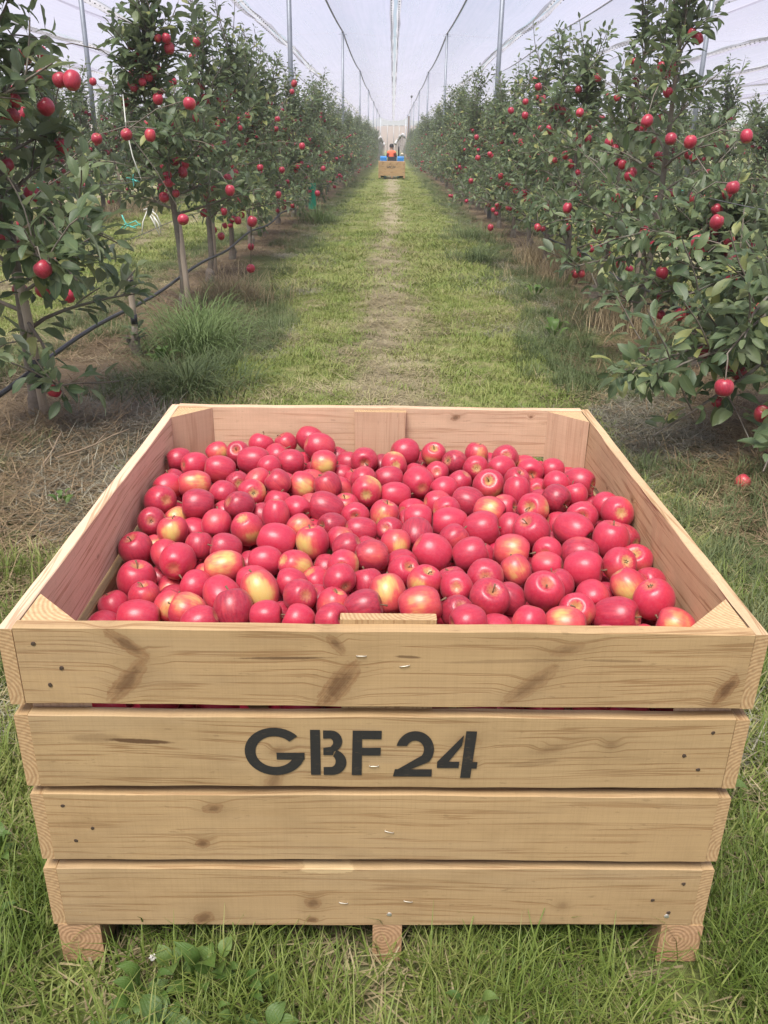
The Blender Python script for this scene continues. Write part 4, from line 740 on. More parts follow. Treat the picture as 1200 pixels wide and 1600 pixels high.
def add_near(i):
    x, y = NEAR[i]; z0 = float(gh(x, y)); base = np.array([x, y, z0])
    par = dict(H=2.55+.12*math.sin(i*2.3), rad=.82, nlat=21, low=.48, leafsize=1.1, dens=.85); par.update(PAR.get(i, {}))
    woodl, pos, dr, nm, ln, fruit = grow(100+i, extra=EXTRA.get(i, ()), **par)
    q = np.random.default_rng(500+i); local = [(p-base, r) for p, r in assign[i]]
    fr = [(f+(q.normal(0, .045, 3) if c else 0), .035*q.uniform(.85, 1.12)) for f in fruit if q.random() < .42 for c in range(int(q.integers(1, 3)))]
    for (p, r) in local:                                                # short fruiting spur to each apple, leaves kept off its face
        pts = np.concatenate([w[0] for w in woodl]); j = int(np.argmin(np.linalg.norm(pts-(p+np.array([0, 0, .08])), axis=1)))
        a = pts[j]; woodl.append((np.array([a, (a+p)/2+np.array([0, 0, .05]), p+np.array([0, 0, r*.6])]), np.array([.005, .004, .0025]), 4))
    keep = np.ones(len(pos), bool); tip = pos+dr*ln[:, None]*.6
    for (p, r) in local+fr: keep &= np.linalg.norm(tip-p, axis=1) > r*1.15
    for (p, r) in local:
        v = unit(CAM_POS-base-p); d = tip-p; al = d@v; lat = np.linalg.norm(d-al[:, None]*v, axis=1)
        keep &= ~((al > 0) & (al < .30) & (lat < r*.95+.012) & (q.random(len(pos)) < .88))
    # an orchard tree does not reach across the crate or into the picker's path
    wx = tip[:, 0]+x; keep &= ~((np.abs(wx) < 1.02)); keep &= tip[:, 2] > .12
    pos, dr, nm, ln = pos[keep], dr[keep], nm[keep], ln[keep]
    root = empty('apple_tree', NEAR_LABEL[i], 'apple tree', tuple(base), 0, 'apple trees near the crate')
    link('trunk', wood_bulk(woodl), root)
    sx, sy, dep = project(pos+base); size = ln*F_PX/np.maximum(dep, .2)
    vis = (sx > -20) & (sx < 1220) & (sy > -20) & (sy < 1300) & (dep > .2)
    order = np.argsort(-(size*(.6+.4*q.random(len(size))))*vis)[:300]; order = order[vis[order]]
    rest = np.ones(len(pos), bool); rest[order] = False
    side = np.cross(dr, nm)
    for j in order:
        o = link('leaf', ME_LEAF[int(q.integers(4))], root); L = float(ln[j]); off = pos[j]+dr[j]*.24*L
        o.matrix_local = Matrix(((side[j][0]*L, dr[j][0]*L, nm[j][0]*L, off[0]), (side[j][1]*L, dr[j][1]*L, nm[j][1]*L, off[1]), (side[j][2]*L, dr[j][2]*L, nm[j][2]*L, off[2]), (0, 0, 0, 1)))
    V, F, rn, ac = leaf_bulk(pos[rest], dr[rest], nm[rest], ln[rest], q)
    tag(link('foliage', mesh('foliage', V, F, [M_leaf], smooth=True, attrs={'rnd': rn, 'across': ac}), root), kind='stuff')
    for (p, r) in local+fr:
        o = link('apple', APPLE[int(q.integers(6))], root, tuple(p), tuple(q.normal(0, .3, 2))+(q.uniform(0, 6),)); r *= .96; o.scale = (r, r, r*q.uniform(.98, 1.08)); o['yellow'] = float(q.uniform(.05, .42)); o['deep'] = float(q.uniform(.25, .95))
        st = link('stalk', STALK[int(q.integers(5))], o)
for i in range(len(NEAR)): add_near(i)

# far trees: a few different ones, copied along the rows with shared meshes
def far_variant(k):
    q = np.random.default_rng(900+k)
    woodl, pos, dr, nm, ln, fruit = grow(300+k, H=2.4+.1*(k % 4), rad=.92, nlat=24, low=.27, leafsize=1.08, dens=.88)
    fr = [(f+np.array([0, 0, -.01])+(q.normal(0, .05, 3) if c else 0), .037) for f in fruit if q.random() < .5 for c in range(int(q.integers(1, 3)))]
    keep = pos[:, 2] > .14; pos, dr, nm, ln = pos[keep], dr[keep], nm[keep], ln[keep]
    V, F, rn, ac = leaf_bulk(pos, dr, nm, ln, q)
    fol = mesh('foliage', V, F, [M_leaf], smooth=True, attrs={'rnd': rn, 'across': ac})
    FV = np.concatenate([p+SV*r for p, r in fr]); FF = [SF+j*len(SV) for j in range(len(fr))]
    return wood_bulk(woodl), fol, mesh('hanging_apples', FV, FF, [M_fruit], smooth=True)
FAR = [far_variant(k) for k in range(7)]
def far_tree(x, y, label, group, q):
    k = int(q.integers(len(FAR))); w, f, a = FAR[k]
    root = empty('apple_tree', label, 'apple tree', (x+q.normal(0, .05), y+q.normal(0, .08), float(gh(x, y))), q.uniform(0, 6.28), group)
    s = q.uniform(.92, 1.1); root.scale = (s, s, s*q.uniform(.96, 1.05))
    link('trunk', w, root); tag(link('foliage', f, root), kind='stuff'); tag(link('hanging_apples', a, root), kind='stuff')
q = np.random.default_rng(8)
def row_run(x, y0, y1, step, label, group, near=None):
    y = y0
    i = 0
    while y < y1:
        lb = label
        if near and i < 18: lb = near.replace('#', ORD[i])
        far_tree(x, y, lb, group, q); y += step; i += 1
row_run(-2.03, 14.4, 118, 1.72, 'dense apple tree farther along the drip pipe row, up to the hill', 'apple trees of the drip pipe row', 'dense apple tree in the drip pipe row, # past the one with the slim stake')
row_run(2.03, 14.5, 118, 1.66, 'dense apple tree farther along the row facing the drip pipe', 'apple trees of the row facing the drip pipe', 'dense apple tree facing the drip pipe row, # beyond the tan grass trunks')
row_run(-6.05, 7.5, 70, 1.75, 'apple tree in the next row, seen behind the cut stump', 'apple trees of the row behind the stump', 'apple tree of the row behind the stump, # from the near end')
row_run(6.05, 6.5, 70, 1.75, 'apple tree in the next row behind the tall trees facing the stump', 'apple trees of the second row opposite the stump', 'apple tree of the row behind the tall upright shoots, # from the near end')
row_run(-10.1, 11, 52, 1.9, 'apple tree two rows behind the cut stump', 'apple trees two rows behind the stump')
row_run(10.1, 11, 52, 1.9, 'apple tree two rows behind the tall trees opposite the stump', 'apple trees two rows behind the facing row')

# ------------------------------------------------------------------ hail net, posts, cables
POLE_Y = [-0.3+18.8*k for k in range(9)]
RIDGE, VALLEY, NET_END = 5.42, 4.92, 140.0
def net_mat(name, alpha, colr):
    t = NT(name); P = t.n('ShaderNodeNewGeometry').outputs['Position']
    n = t.noise(P, 1.0, 4, .6, scl=(2.2, .16, 1)); n2 = t.noise(P, .5, 3, .5, scl=(1, .5, 1)); w = t.noise(P, 1, 3, .6, scl=(9, .06, 1))
    tr = t.n('ShaderNodeBsdfTransparent'); tl = t.n('ShaderNodeBsdfTranslucent', Color=colr); df = t.n('ShaderNodeBsdfDiffuse', Color=colr)
    m1 = t.n('ShaderNodeMixShader', Fac=.28); t.set(m1, 'i1', tl.outputs[0]); t.set(m1, 'i2', df.outputs[0])
    a = t.math('ADD', alpha-.38, t.math('ADD', t.math('MULTIPLY', n, .34), t.math('ADD', t.math('MULTIPLY', n2, .16), t.math('MULTIPLY', w, .26))), True)
    m2 = t.n('ShaderNodeMixShader', Fac=a); t.set(m2, 'i1', tr.outputs[0]); t.set(m2, 'i2', m1.outputs[0]); t.shader(m2); return t.m
M_net = net_mat('white_hail_net', .56, (.285, .275, .365)); M_hem = net_mat('white_net_hem', .74, (.33, .325, .36))
M_steel = plain('galvanised_steel', (.25, .275, .32), .5, .45, var=.12, scale=12)
M_wire = plain('grey_wire', (.20, .20, .21), .5, .6)
M_clip = plain('dark_net_clip', (.06, .06, .065), .6)
M_rope = plain('grey_net_cord', (.33, .33, .36), .8)

def sag(y):
    f = ((y-POLE_Y[0]) % 18.8)/18.8
    return 4*f*(1-f)
NY = np.concatenate([np.arange(-9, 40, .8), np.arange(40, NET_END+.1, 2.0)])
def ridge_z(x, y): return RIDGE-.17*sag(y)
def net_strip(xr, s, seed):
    """one net panel from its ridge cable down to the valley"""
    q = np.random.default_rng(seed); ph = q.uniform(0, 6, 6); us = np.linspace(0, 1, 9); V = []
    for y in NY:
        zr = ridge_z(xr, y); zv = VALLEY-.10*sag(y)+.03*math.sin(y*.7+ph[0])
        for u in us:
            x = xr+s*u*(ROW/2-.10+.03*math.sin(y*.55+ph[1])*u); bell = -.16*math.sin(math.pi*u)
            V.append((x, y, zr+(zv-zr)*u+bell+.018*math.sin(y*2.1+u*5+ph[2])*u+.03*math.sin(u*9+y*.23+ph[3])*u*(1-u)*2))
    n = len(us); ii = (np.arange(len(NY)-1)[:, None]*n+np.arange(n-1)[None]).ravel()
    return np.array(V), np.stack([ii, ii+1, ii+n+1, ii+n], -1)
def hem_strip(xr, s, seed):
    q = np.random.default_rng(seed); ph = q.uniform(0, 6, 6); V = []
    for y in NY:
        zv = VALLEY-.10*sag(y)+.03*math.sin(y*.7+ph[0])
        for k in range(4):
            x = xr+s*(ROW/2-.10)-s*.05+s*k*.035+.012*math.sin(y*1.9+k*2+ph[1])
            V.append((x, y, zv-.06+.05*math.sin(k*1.9+y*.8+ph[2])))
    ii = (np.arange(len(NY)-1)[:, None]*4+np.arange(3)[None]).ravel()
    return np.array(V), np.stack([ii, ii+1, ii+5, ii+4], -1)
SIDE = {-1: 'drip pipe', 1: 'facing'}
for rI in range(-8, 8):
    xr = ROW/2+rI*ROW
    for s in (-1, 1):
        V, F = net_strip(xr, s, 40+rI*2+s)
        nm_ = 'row with the drip pipe' if rI == -1 else 'row facing the drip pipe' if rI == 0 else (ORD[-rI-2]+' row beyond the drip pipe row' if rI < 0 else ORD[rI-1]+' row beyond the facing row')
        o = link('hail_net', mesh('hail_net', V, [F], [M_net], smooth=True))
        tag(o, 'white net, '+nm_.replace('the drip pipe row', 'that row')+(', outer slope' if s*(1 if rI >= 0 else -1) > 0 else ', slope facing the tractor'), 'hail net', 'hail net panels over the orchard')
        if True:
            V, F = hem_strip(xr, s, 140+rI*2+s); h = link('hem', mesh('hem', V, [F], [M_hem], smooth=True), o)
            b = MB(); q = random.Random(rI*3+s); y = 3.0
            while y < (60 if -4 <= rI <= 3 else 26):
                x = xr+s*(ROW/2-.10); z = VALLEY-.10*sag(y)-.075; b.box((x-.014, y-.02, z-.012), (x+.014, y+.02, z+.012)); y += .42+q.uniform(-.03, .03)
            tag(link('clip', b.build('clip', M_clip), o), kind='stuff')
    pts = [(xr, y, ridge_z(xr, y)+.012) for y in np.arange(-9, NET_END, 1.2)]
    b = MB(); b.tube(pts, .030, 6); o = link('ridge_cable', b.build('ridge_cable', M_rope, True))
    tag(o, 'grey ridge cable holding up the net above the '+nm_, 'cable', 'ridge cables of the net')

def pole_mesh(h):
    b = MB(); b.tube([(0, 0, -.3), (0, 0, h-.02)], .047, 12); b.tube([(0, 0, h-.02), (0, 0, h+.03)], [.054, .05], 12); p = b.build('pole', M_steel, True)
    c = MB(); c.tube([(-.16, 0, h-.10), (.16, 0, h-.10)], .008, 6); return p, c.build('bracket', M_steel, True)
PM = pole_mesh(RIDGE)
for rI in range(-3, 3):
    xr = (ROW/2+rI*ROW)*(1.0 if rI in (-1, 0) else .985)
    nm_ = 'drip pipe row' if rI == -1 else 'row facing the drip pipe' if rI == 0 else (ORD[-rI-2]+' row beyond the drip pipe row' if rI < 0 else ORD[rI-1]+' row beyond the facing row')
    for k, y in enumerate(POLE_Y):
        if k == 0 or (rI not in (-1, 0) and k > 3): continue
        o = empty('net_pole', f'grey steel net pole, {ORD[k-1]} along the {nm_}'.replace('the drip pipe row', 'that row', 1) if abs(rI+.5) > 1 else f'tall grey steel net pole, {ORD[k-1]} along the {nm_}', 'pole', (xr, y, 0), .1*k, 'steel poles holding up the net')
        link('post', PM[0], o); link('bracket', PM[1], o)
for k, y in enumerate(POLE_Y[1:4]):                                       # cables across the rows from pole to pole
    b = MB(); xs = np.arange(-30, 30.1, ROW/6)
    b.tube([(x, y, RIDGE-.02-.12*abs(math.sin((x-ROW/2)/ROW*math.pi))) for x in xs], .006, 4)
    tag(link('cross_cable', b.build('cross_cable', M_wire)), f'thin cable running across the alley at the {ORD[k]} pair of steel poles', 'cable', 'cross cables of the net')

# trellis wires, irrigation pipe, ties
def wire_run(name, label, cat, x, z, y0, y1, r, mat, amp=.012, group=None, step=.35):
    ys = np.arange(y0, y1, step); b = MB()
    b.tube([(x+.015*math.sin(y*1.3+z*9), y, z+amp*math.sin(y*1.9+x)) for y in ys], r, 6); return tag(link(name, b.build(name, mat, True)), label, cat, group)
M_pipe = plain('black_poly_pipe', (.035, .036, .042), .42)
wire_run('drip_pipe', 'black plastic drip pipe strung low along the row past the stump', 'irrigation pipe', -1.87, .305, 2.2, 40, .013, M_pipe, .022)
wire_run('drip_pipe', 'black plastic drip pipe low between the trunks opposite the stump', 'irrigation pipe', 2.06, .36, 3.0, 40, .012, M_pipe, .03)
for x, z, lb in ((-2.0, 1.13, 'thin steel trellis wire at chest height in the drip pipe row'), (-1.98, .74, 'lower thin trellis wire of the drip pipe row'), (2.03, 1.13, 'thin steel trellis wire at chest height facing the drip pipe row'),
                 (2.05, .74, 'lower thin trellis wire facing the drip pipe row'), (-6.0, .75, 'thin trellis wire of the row behind the stump')):
    wire_run('trellis_wire', lb, 'wire', x, z, 2.5, 45, .0028, M_wire, .01, 'trellis wires')
M_twine = plain('teal_twine', (.10, .50, .44), .7); M_white = plain('white_twine', (.70, .70, .66), .8)
def tie(x, y, z, label, mat, s=.05, seed=0):
    q = np.random.default_rng(seed); b = MB()
    b.tube([(0, -.012, -.012), (0, .014, 0), (.004, 0, .014), (0, -.014, .002)], .004, 5)
    for k in range(5):
        d = unit(q.normal(0, 1, 3)+np.array([0, 0, -.2])); L = s*q.uniform(.7, 1.3); b.tube([(0, 0, 0), d*L*.5+np.array([0, 0, .008]), d*L], .0035, 5)
    o = link('twine_tie', b.build('twine_tie', mat, True), None, (x, y, z)); tag(o, label, 'tie', 'knotted twine ties')
tie(-2.0, 4.91, 1.15, 'teal twine knot on the wire in front of the nearest leafy tree', M_twine, .075, 1); tie(-2.0, 6.95, 1.13, 'teal twine knot on the wire below the hanging white string', M_twine, .07, 2)
tie(2.03, 6.4, 1.14, 'teal twine knot on the wire opposite the stump', M_twine, .06, 3); tie(-2.0, 4.75, 1.15, 'second teal twine knot just nearer on the same wire', M_twine, .05, 5)
def sticks(name, label, x, y, mat, pts_list, r):
    b = MB()
    for p in pts_list: b.tube(p, r, 6)
    tag(link(name, b.build(name, mat, True), None, (x, y, float(gh(x, y)))), label, 'twine')
sticks('twine_bundle', 'loose pale teal twine bundle lying on the ground behind the stump', -4.43, 14.9, M_twine, [[(-.16, 0, .02), (-.05, 0, .12), (.05, .02, .07), (.20, 0, .12)], [(-.1, 0, .26), (-.06, 0, .14), (0, 0, .1)], [(-.12, 0, 0), (-.03, 0, .09), (.12, 0, .05)], [(.0, 0, .12), (.12, 0, .17), (.2, 0, .08)]], .011)
sticks('twine_bundle', 'looped white twine standing on the grass behind the stump', -3.83, 14.1, M_white, [[(-.17, 0, 0), (-.13, 0, .22), (-.04, 0, .40), (.05, 0, .30), (.08, 0, .12)], [(0, 0, .41), (.10, 0, .32), (.17, 0, .12)], [(-.05, 0, .39), (.04, 0, .22), (.12, 0, .0)], [(-.10, 0, .40), (.02, 0, .44), (.06, 0, .38)], [(.05, 0, .3), (.11, 0, .2), (.14, 0, .05)]], .011)
b = MB(); b.tube([(-2.10, 7.25, 1.74), (-2.085, 7.2, 1.5), (-2.05, 7.18, 1.3), (-1.99, 7.15, 1.13)], .0045, 6)
tag(link('hanging_twine', b.build('hanging_twine', M_white, True)), 'long white string hanging from the tall tree down to the wire', 'twine')

# stakes, stump, green trunk guard
def stake_mat():
    t = NT('pale_stake_wood'); co = t.coord(); n = t.noise(co, 1, 4, .6, scl=(60, 60, 6)); c = t.mix(n, (.26, .20, .15), (.50, .42, .33)); t.principled(Base__Color=c, Roughness=.85, Normal=t.bump(n, .4, .003)); return t.m
M_stake = stake_mat(); M_tape = plain('black_tape', (.018, .018, .028), .5)
def stake(x, y, h, r, lean, label, tape=True):
    z0 = float(gh(x, y)); o = empty('tree_stake', label, 'stake', (x, y, z0), 0, 'wooden stakes beside the trunks')
    b = MB(); b.tube([(0, 0, -.1), (lean*.3, 0, h*.35), (lean*.7, .01, h*.7), (lean, 0, h)], [r, r*.97, r*.95, r*.9], 9); link('shaft', b.build('shaft', M_stake, True), o)
    if tape:
        b = MB(); b.tube([(lean*.34+r*.25, -.004, h*.22), (lean*.55+r*.25, -.004, h*.42)], r*1.0, 9); link('tape', b.build('tape', M_tape, True), o)
stake(-1.80, 4.24, .74, .024, -.03, 'pale wooden stake with black tape under the nearest leafy tree')
stake(-1.78, 7.55, .80, .026, -.04, 'pale wooden stake rising from the long grass clump', False)
stake(-1.97, 9.75, .76, .021, 0, 'slim pale stake just past the long grass clump', False)
stake(1.98, 7.0, .62, .016, .01, 'thin grey stake in the dead brown grass opposite the stump', False)
stake(2.42, 7.3, .5, .016, .0, 'short dark stake behind the dead brown grass', False)
stake(-5.6, 18.4, 1.0, .03, .02, 'grey stake in the row far behind the stump', False)

def stump():
    x, y = -1.78, 5.87; o = empty('cut_stump', 'sawn off young apple trunk with blue painted top and new sprouts', 'tree stump', (x, y, float(gh(x, y))), 0)
    b = MB(); b.tube([(.01, 0, -.05), (.012, 0, .02), (-.01, 0, .09), (.0, 0, .14), (.005, 0, .22)], [.036, .032, .042, .026, .022], 9); b.tube([(-.03, .0, .10), (-.05, 0, .12), (-.055, 0, .15)], [.02, .018, .012], 6); link('root_stock', b.build('root_stock', M_bark, True), o)
    b = MB(); b.tube([(.005, 0, .22), (.004, 0, .35), (.0, 0, .50), (.006, 0, .565)], [.020, .021, .021, .024], 10); link('trunk', b.build('trunk', M_stake, True), o)
    b = MB(); b.tube([(.005, 0, .235), (.005, 0, .30)], .0225, 10); link('tape', b.build('tape', M_tape, True), o); b = MB(); b.tube([(.003, 0, .50), (.003, 0, .535)], .0245, 10); link('tape', b.build('tape', M_tape, True), o)
    b = MB(); b.tube([(.006, 0, .563), (.007, 0, .575)], [.025, .02], 10); link('painted_top', b.build('painted_top', plain('blue_paint', (.14, .24, .34), .6), True), o)
    q = np.random.default_rng(6)
    for (h, n, L) in ((.53, 12, .06), (.16, 9, .08), (.10, 8, .08), (.30, 5, .06)):
        for k in range(n):
            a = q.uniform(0, 6.28); d = unit(np.array([math.cos(a), math.sin(a), q.uniform(.1, .9)])); up = unit(np.array([0, 0, 1.])-d*d[2]+1e-3); s = np.cross(d, up); l = L*q.uniform(.6, 1.2); p = d*.03+np.array([0, 0, h+q.normal(0, .02)])
            e = link('leaf', ME_LEAF[int(q.integers(4))], o)
            e.matrix_local = Matrix([[s[i]*l, d[i]*l, up[i]*l, p[i]] for i in range(3)]+[[0, 0, 0, 1]])
stump()
b = MB(); b.tube([(0, 0, .0), (.01, 0, .25), (0, 0, .52)], [.09, .075, .085], 10, cap=False)
tag(link('trunk_guard', b.build('trunk_guard', plain('green_guard', (.01, .26, .16), .5), True), None, (-1.72, 19.3, .12)), 'bright green plastic guard wrapped low on a far trunk', 'trunk guard')

# windfall apples on the ground
for (x, y, lb) in ((1.63, 3.60, 'fallen red apple lying on the bare ground beyond the crate corner'), (1.82, 3.70, 'second fallen red apple half out of view beyond the first one')):
    o = link('fallen_apple', APPLE[1], None, (x, y, float(gh(x, y))+.033), (.6, .3, 1)); o.scale = (.036, .036, .037); o['yellow'] = .45; o['deep'] = .2
    tag(o, lb, 'apple', 'windfall apples'); link('stalk', STALK[2], o); link('eye', EYE, o)

# ------------------------------------------------------------------ far end: crate on the tractor forks, tractor, driver, bundled net, end posts
def copy_tree(o, parent=None):
    c = o.copy(); col.objects.link(c)
    if parent is not None: c.parent = parent
    for ch in list(o.children):
        if ch.name.split('.')[0] in ('nail', 'staple', 'nail_head'): continue
        copy_tree(ch, c)
    return c
fc = copy_tree(crate); fc.location = (-.03, 40.6, .06); fc.rotation_euler = (0, 0, .01); fc.scale = (1.0, 1.0, .94)
fc['label'] = 'far wooden crate carried on the forks behind the blue tractor'

def build_tractor():
    M_blue = plain('tractor_blue', (.035, .22, .56), .35); M_dark = plain('tractor_dark', (.03, .032, .036), .6); M_tyre = plain('tyre_rubber', (.022, .022, .023), .85); M_rim = plain('rim_white', (.6, .6, .58), .5); M_green = plain('tractor_green', (.03, .085, .06), .5)
    o = empty('tractor', 'small blue orchard tractor driving away down the alley', 'tractor', (-.03, 42.9, 0), 0)
    def lathe_x(prof, n=28):
        V = [(x, r_*math.cos(k/n*6.2832), r_*math.sin(k/n*6.2832)) for (x, r_) in prof for k in range(n)]
        F = [(i*n+k, i*n+(k+1) % n, (i+1)*n+(k+1) % n, (i+1)*n+k) for i in range(len(prof)-1) for k in range(n)]; return V, F
    for s in (-1, 1):
        for (y, rad, w, cx) in ((0, .43, .26, .40), (1.45, .29, .18, .36)):
            V, F = lathe_x([(-w/2, rad*.62), (-w/2, rad*.9), (-w*.4, rad), (w*.4, rad), (w/2, rad*.9), (w/2, rad*.62)]); b = MB(); b.add(V, F)
            for k in range(22):
                a = k/22*6.2832; c_, s_ = math.cos(a), math.sin(a)
                for sd in (-1, 1):
                    b.add([(sd*w*.02, rad*.99*c_, rad*.99*s_), (sd*w*.45, rad*.98*math.cos(a+.10), rad*.98*math.sin(a+.10)), (sd*w*.45, rad*.98*math.cos(a+.17), rad*.98*math.sin(a+.17)), (sd*w*.02, rad*.99*math.cos(a+.07), rad*.99*math.sin(a+.07)),
                           (sd*w*.02, rad*1.05*c_, rad*1.05*s_), (sd*w*.45, rad*1.03*math.cos(a+.10), rad*1.03*math.sin(a+.10)), (sd*w*.45, rad*1.03*math.cos(a+.17), rad*1.03*math.sin(a+.17)), (sd*w*.02, rad*1.05*math.cos(a+.07), rad*1.05*math.sin(a+.07))], [(4, 5, 6, 7), (0, 1, 5, 4), (3, 7, 6, 2), (1, 2, 6, 5)])
            wl = link('wheel', b.build('wheel', M_tyre, True), o, (s*cx, y, rad+.01))
            V, F = lathe_x([(-w*.2, .02), (-w*.22, rad*.3), (-w*.34, rad*.62), (w*.34, rad*.62), (w*.22, rad*.3), (w*.2, .02)]); b = MB(); b.add(V, F); link('rim', b.build('rim', M_rim, True), wl)
        b = MB(); n = 12                                                   # mudguard over each rear wheel, with depth
        V = []
        for k in range(n+1):
            a = R(200-k*185/n)
            for (x, rr) in ((-.15, .50), (.15, .50), (.15, .475), (-.15, .475)): V.append((x, -rr*math.cos(a)*-1, max(rr*math.sin(a), -.12)))
        F = []
        for k in range(n):
            for j in range(4): F.append((k*4+j, k*4+(j+1) % 4, (k+1)*4+(j+1) % 4, (k+1)*4+j))
        F += [(0, 1, 2, 3), (n*4+3, n*4+2, n*4+1, n*4)]
        b.add(V, F); b.box((s*-.15-.012, -.42, -.12), (s*-.15+.012, .42, .36)); b.box((-.14, -.50, -.05), (.14, -.47, .44)); link('mudguard', b.build('mudguard', M_blue), o, (s*.40, 0, .44))
    b = MB(); b.box((-.17, -.35, .30), (.17, .7, .56)); b.box((-.22, -.12, .56), (.22, .30, .60)); b.box((-.10, -.42, .25), (.10, -.35, .50)); link('chassis', b.build('chassis', M_dark), o)
    b = MB(); b.add([(-.21, .62, .5), (.21, .62, .5), (.19, 1.7, .5), (-.19, 1.7, .5), (-.19, .62, .95), (.19, .62, .95), (.15, 1.7, .86), (-.15, 1.7, .86), (-.21, .62, .85), (.21, .62, .85), (.18, 1.7, .78), (-.18, 1.7, .78)],
                    [(0, 1, 9, 8), (8, 9, 5, 4), (1, 2, 10, 9), (9, 10, 6, 5), (2, 3, 11, 10), (10, 11, 7, 6), (3, 0, 8, 11), (11, 8, 4, 7), (4, 5, 6, 7), (3, 2, 1, 0)]); link('bonnet', b.build('bonnet', M_blue), o)
    b = MB(); b.box((-.20, -.20, .60), (.20, .20, .68)); b.box((-.20, -.22, .68), (.20, -.15, .92)); link('seat', b.build('seat', M_dark), o)
    b = MB(); b.tube([(0, .62, .9), (0, .48, 1.02)], .02, 8); b.tube([(.17*math.cos(k/16*6.2832), .46+.06*math.sin(k/16*6.2832), 1.03+.16*math.sin(k/16*6.2832)) for k in range(17)], .015, 6); link('steering_wheel', b.build('steering_wheel', M_dark, True), o)
    b = MB(); b.tube([(.31, .72, .8), (.31, .72, 1.32), (.31, .70, 1.36)], [.032, .03, .03], 8); link('exhaust', b.build('exhaust', M_dark, True), o)
    b = MB(); b.box((-.13, -.44, .55), (.13, -.36, .80)); link('rear_panel', b.build('rear_panel', M_dark), o)
    b = MB(); b.tube([(.47, -.30, .86), (.47, -.30, 1.0)], .012, 6); b.tube([(.41, -.30, 1.02), (.46, -.33, 1.04), (.53, -.30, 1.02)], [.035, .05, .035], 8); link('work_lamp', b.build('work_lamp', plain('lamp_cream', (.72, .60, .42), .4), True), o)
    b = MB()
    for s in (-1, 1): b.box((s*.30-.05, -2.2, .02), (s*.30+.05, -.45, .06)); b.box((s*.30-.04, -.50, .02), (s*.30+.04, -.44, .55))
    b.box((-.36, -.50, .30), (.36, -.44, .38)); b.box((-.36, -.46, .5), (.36, -.42, .56)); link('forks', b.build('forks', M_green), o)
    return o
build_tractor()

def build_driver():
    M_skin = plain('skin', (.36, .20, .13), .6); M_trouser = plain('dark_trousers', (.035, .04, .055), .85); M_vest = plain('orange_vest', (.85, .16, .07), .7, var=.05); M_hair = plain('black_cap', (.02, .02, .022), .8); M_sleeve = plain('dark_sleeves', (.05, .045, .06), .85)
    o = empty('person', 'driver in an orange vest and black cap, seen from behind on the tractor', 'person', (-.06, 42.93, .66), 0)
    J = [(0, 0, .02), (0, .0, .16), (0, .02, .32), (0, .03, .46), (0, .04, .54), (0, .06, .64), (0, .06, .74),                 # pelvis .. head
         (-.17, .03, .44), (-.22, .16, .24), (-.14, .40, .33), (-.10, .47, .36), (.17, .03, .44), (.22, .16, .24), (.14, .40, .33), (.10, .47, .36),
         (-.10, .06, .03), (-.16, .40, .04), (-.15, .46, -.34), (-.15, .56, -.38), (.10, .06, .03), (.16, .40, .04), (.15, .46, -.34), (.15, .56, -.38), (0, .075, .80)]
    E = [(0, 1), (1, 2), (2, 3), (3, 4), (4, 5), (5, 6), (6, 23), (3, 7), (7, 8), (8, 9), (9, 10), (3, 11), (11, 12), (12, 13), (13, 14), (0, 15), (15, 16), (16, 17), (17, 18), (0, 19), (19, 20), (20, 21), (21, 22)]
    rad = [.14, .13, .14, .12, .055, .085, .095, .065, .048, .038, .03, .065, .048, .038, .03, .09, .07, .05, .045, .09, .07, .05, .045, .06]
    me = bpy.data.meshes.new('body'); me.from_pydata(J, E, []); me.update(); body = link('body', me, o)
    sk = body.modifiers.new('skin', 'SKIN'); sk.use_smooth_shade = True
    for v, r_ in zip(me.skin_vertices[0].data, rad): v.radius = (r_, r_*.85)
    me.skin_vertices[0].data[0].use_root = True
    ss = body.modifiers.new('smooth', 'SUBSURF'); ss.levels = 2; ss.render_levels = 2
    dg = bpy.context.evaluated_depsgraph_get(); ev = body.evaluated_get(dg); m2 = bpy.data.meshes.new_from_object(ev); body.modifiers.clear(); body.data = m2
    m2.materials.clear()
    for mm in (M_skin, M_trouser, M_sleeve): m2.materials.append(mm)
    for p in m2.polygons:
        c = p.center; p.material_index = 1 if c.z < .12 and c.y < .62 else (2 if c.z < .53 and c.y < .38 else 0); p.use_smooth = True
    def shell(name, keep, off, mat):
        V = []; F = []; mp_ = {}
        for p in m2.polygons:
            if keep(p.center):
                f = []
                for vi in p.vertices:
                    if vi not in mp_: v = m2.vertices[vi]; mp_[vi] = len(V); V.append(tuple(v.co+v.normal*off))
                    f.append(mp_[vi])
                F.append(tuple(f))
        link(name, mesh(name, V, F, [mat], smooth=True), o)
    shell('vest', lambda c: .07 < c.z < .52 and abs(c.x) < .20 and c.y < .22, .015, M_vest)
    shell('cap', lambda c: c.z > .70 or (c.z > .66 and c.y < .06), .02, M_hair)
    b = MB(); b.add([(-.07, .14, .74), (.07, .14, .74), (.05, .24, .72), (-.05, .24, .72), (-.07, .14, .755), (.07, .14, .755), (.05, .24, .732), (-.05, .24, .732)], [(0, 3, 2, 1), (4, 5, 6, 7), (0, 1, 5, 4), (1, 2, 6, 5), (2, 3, 7, 6), (3, 0, 4, 7)]); link('cap_peak', b.build('cap_peak', M_hair), o)
build_driver()

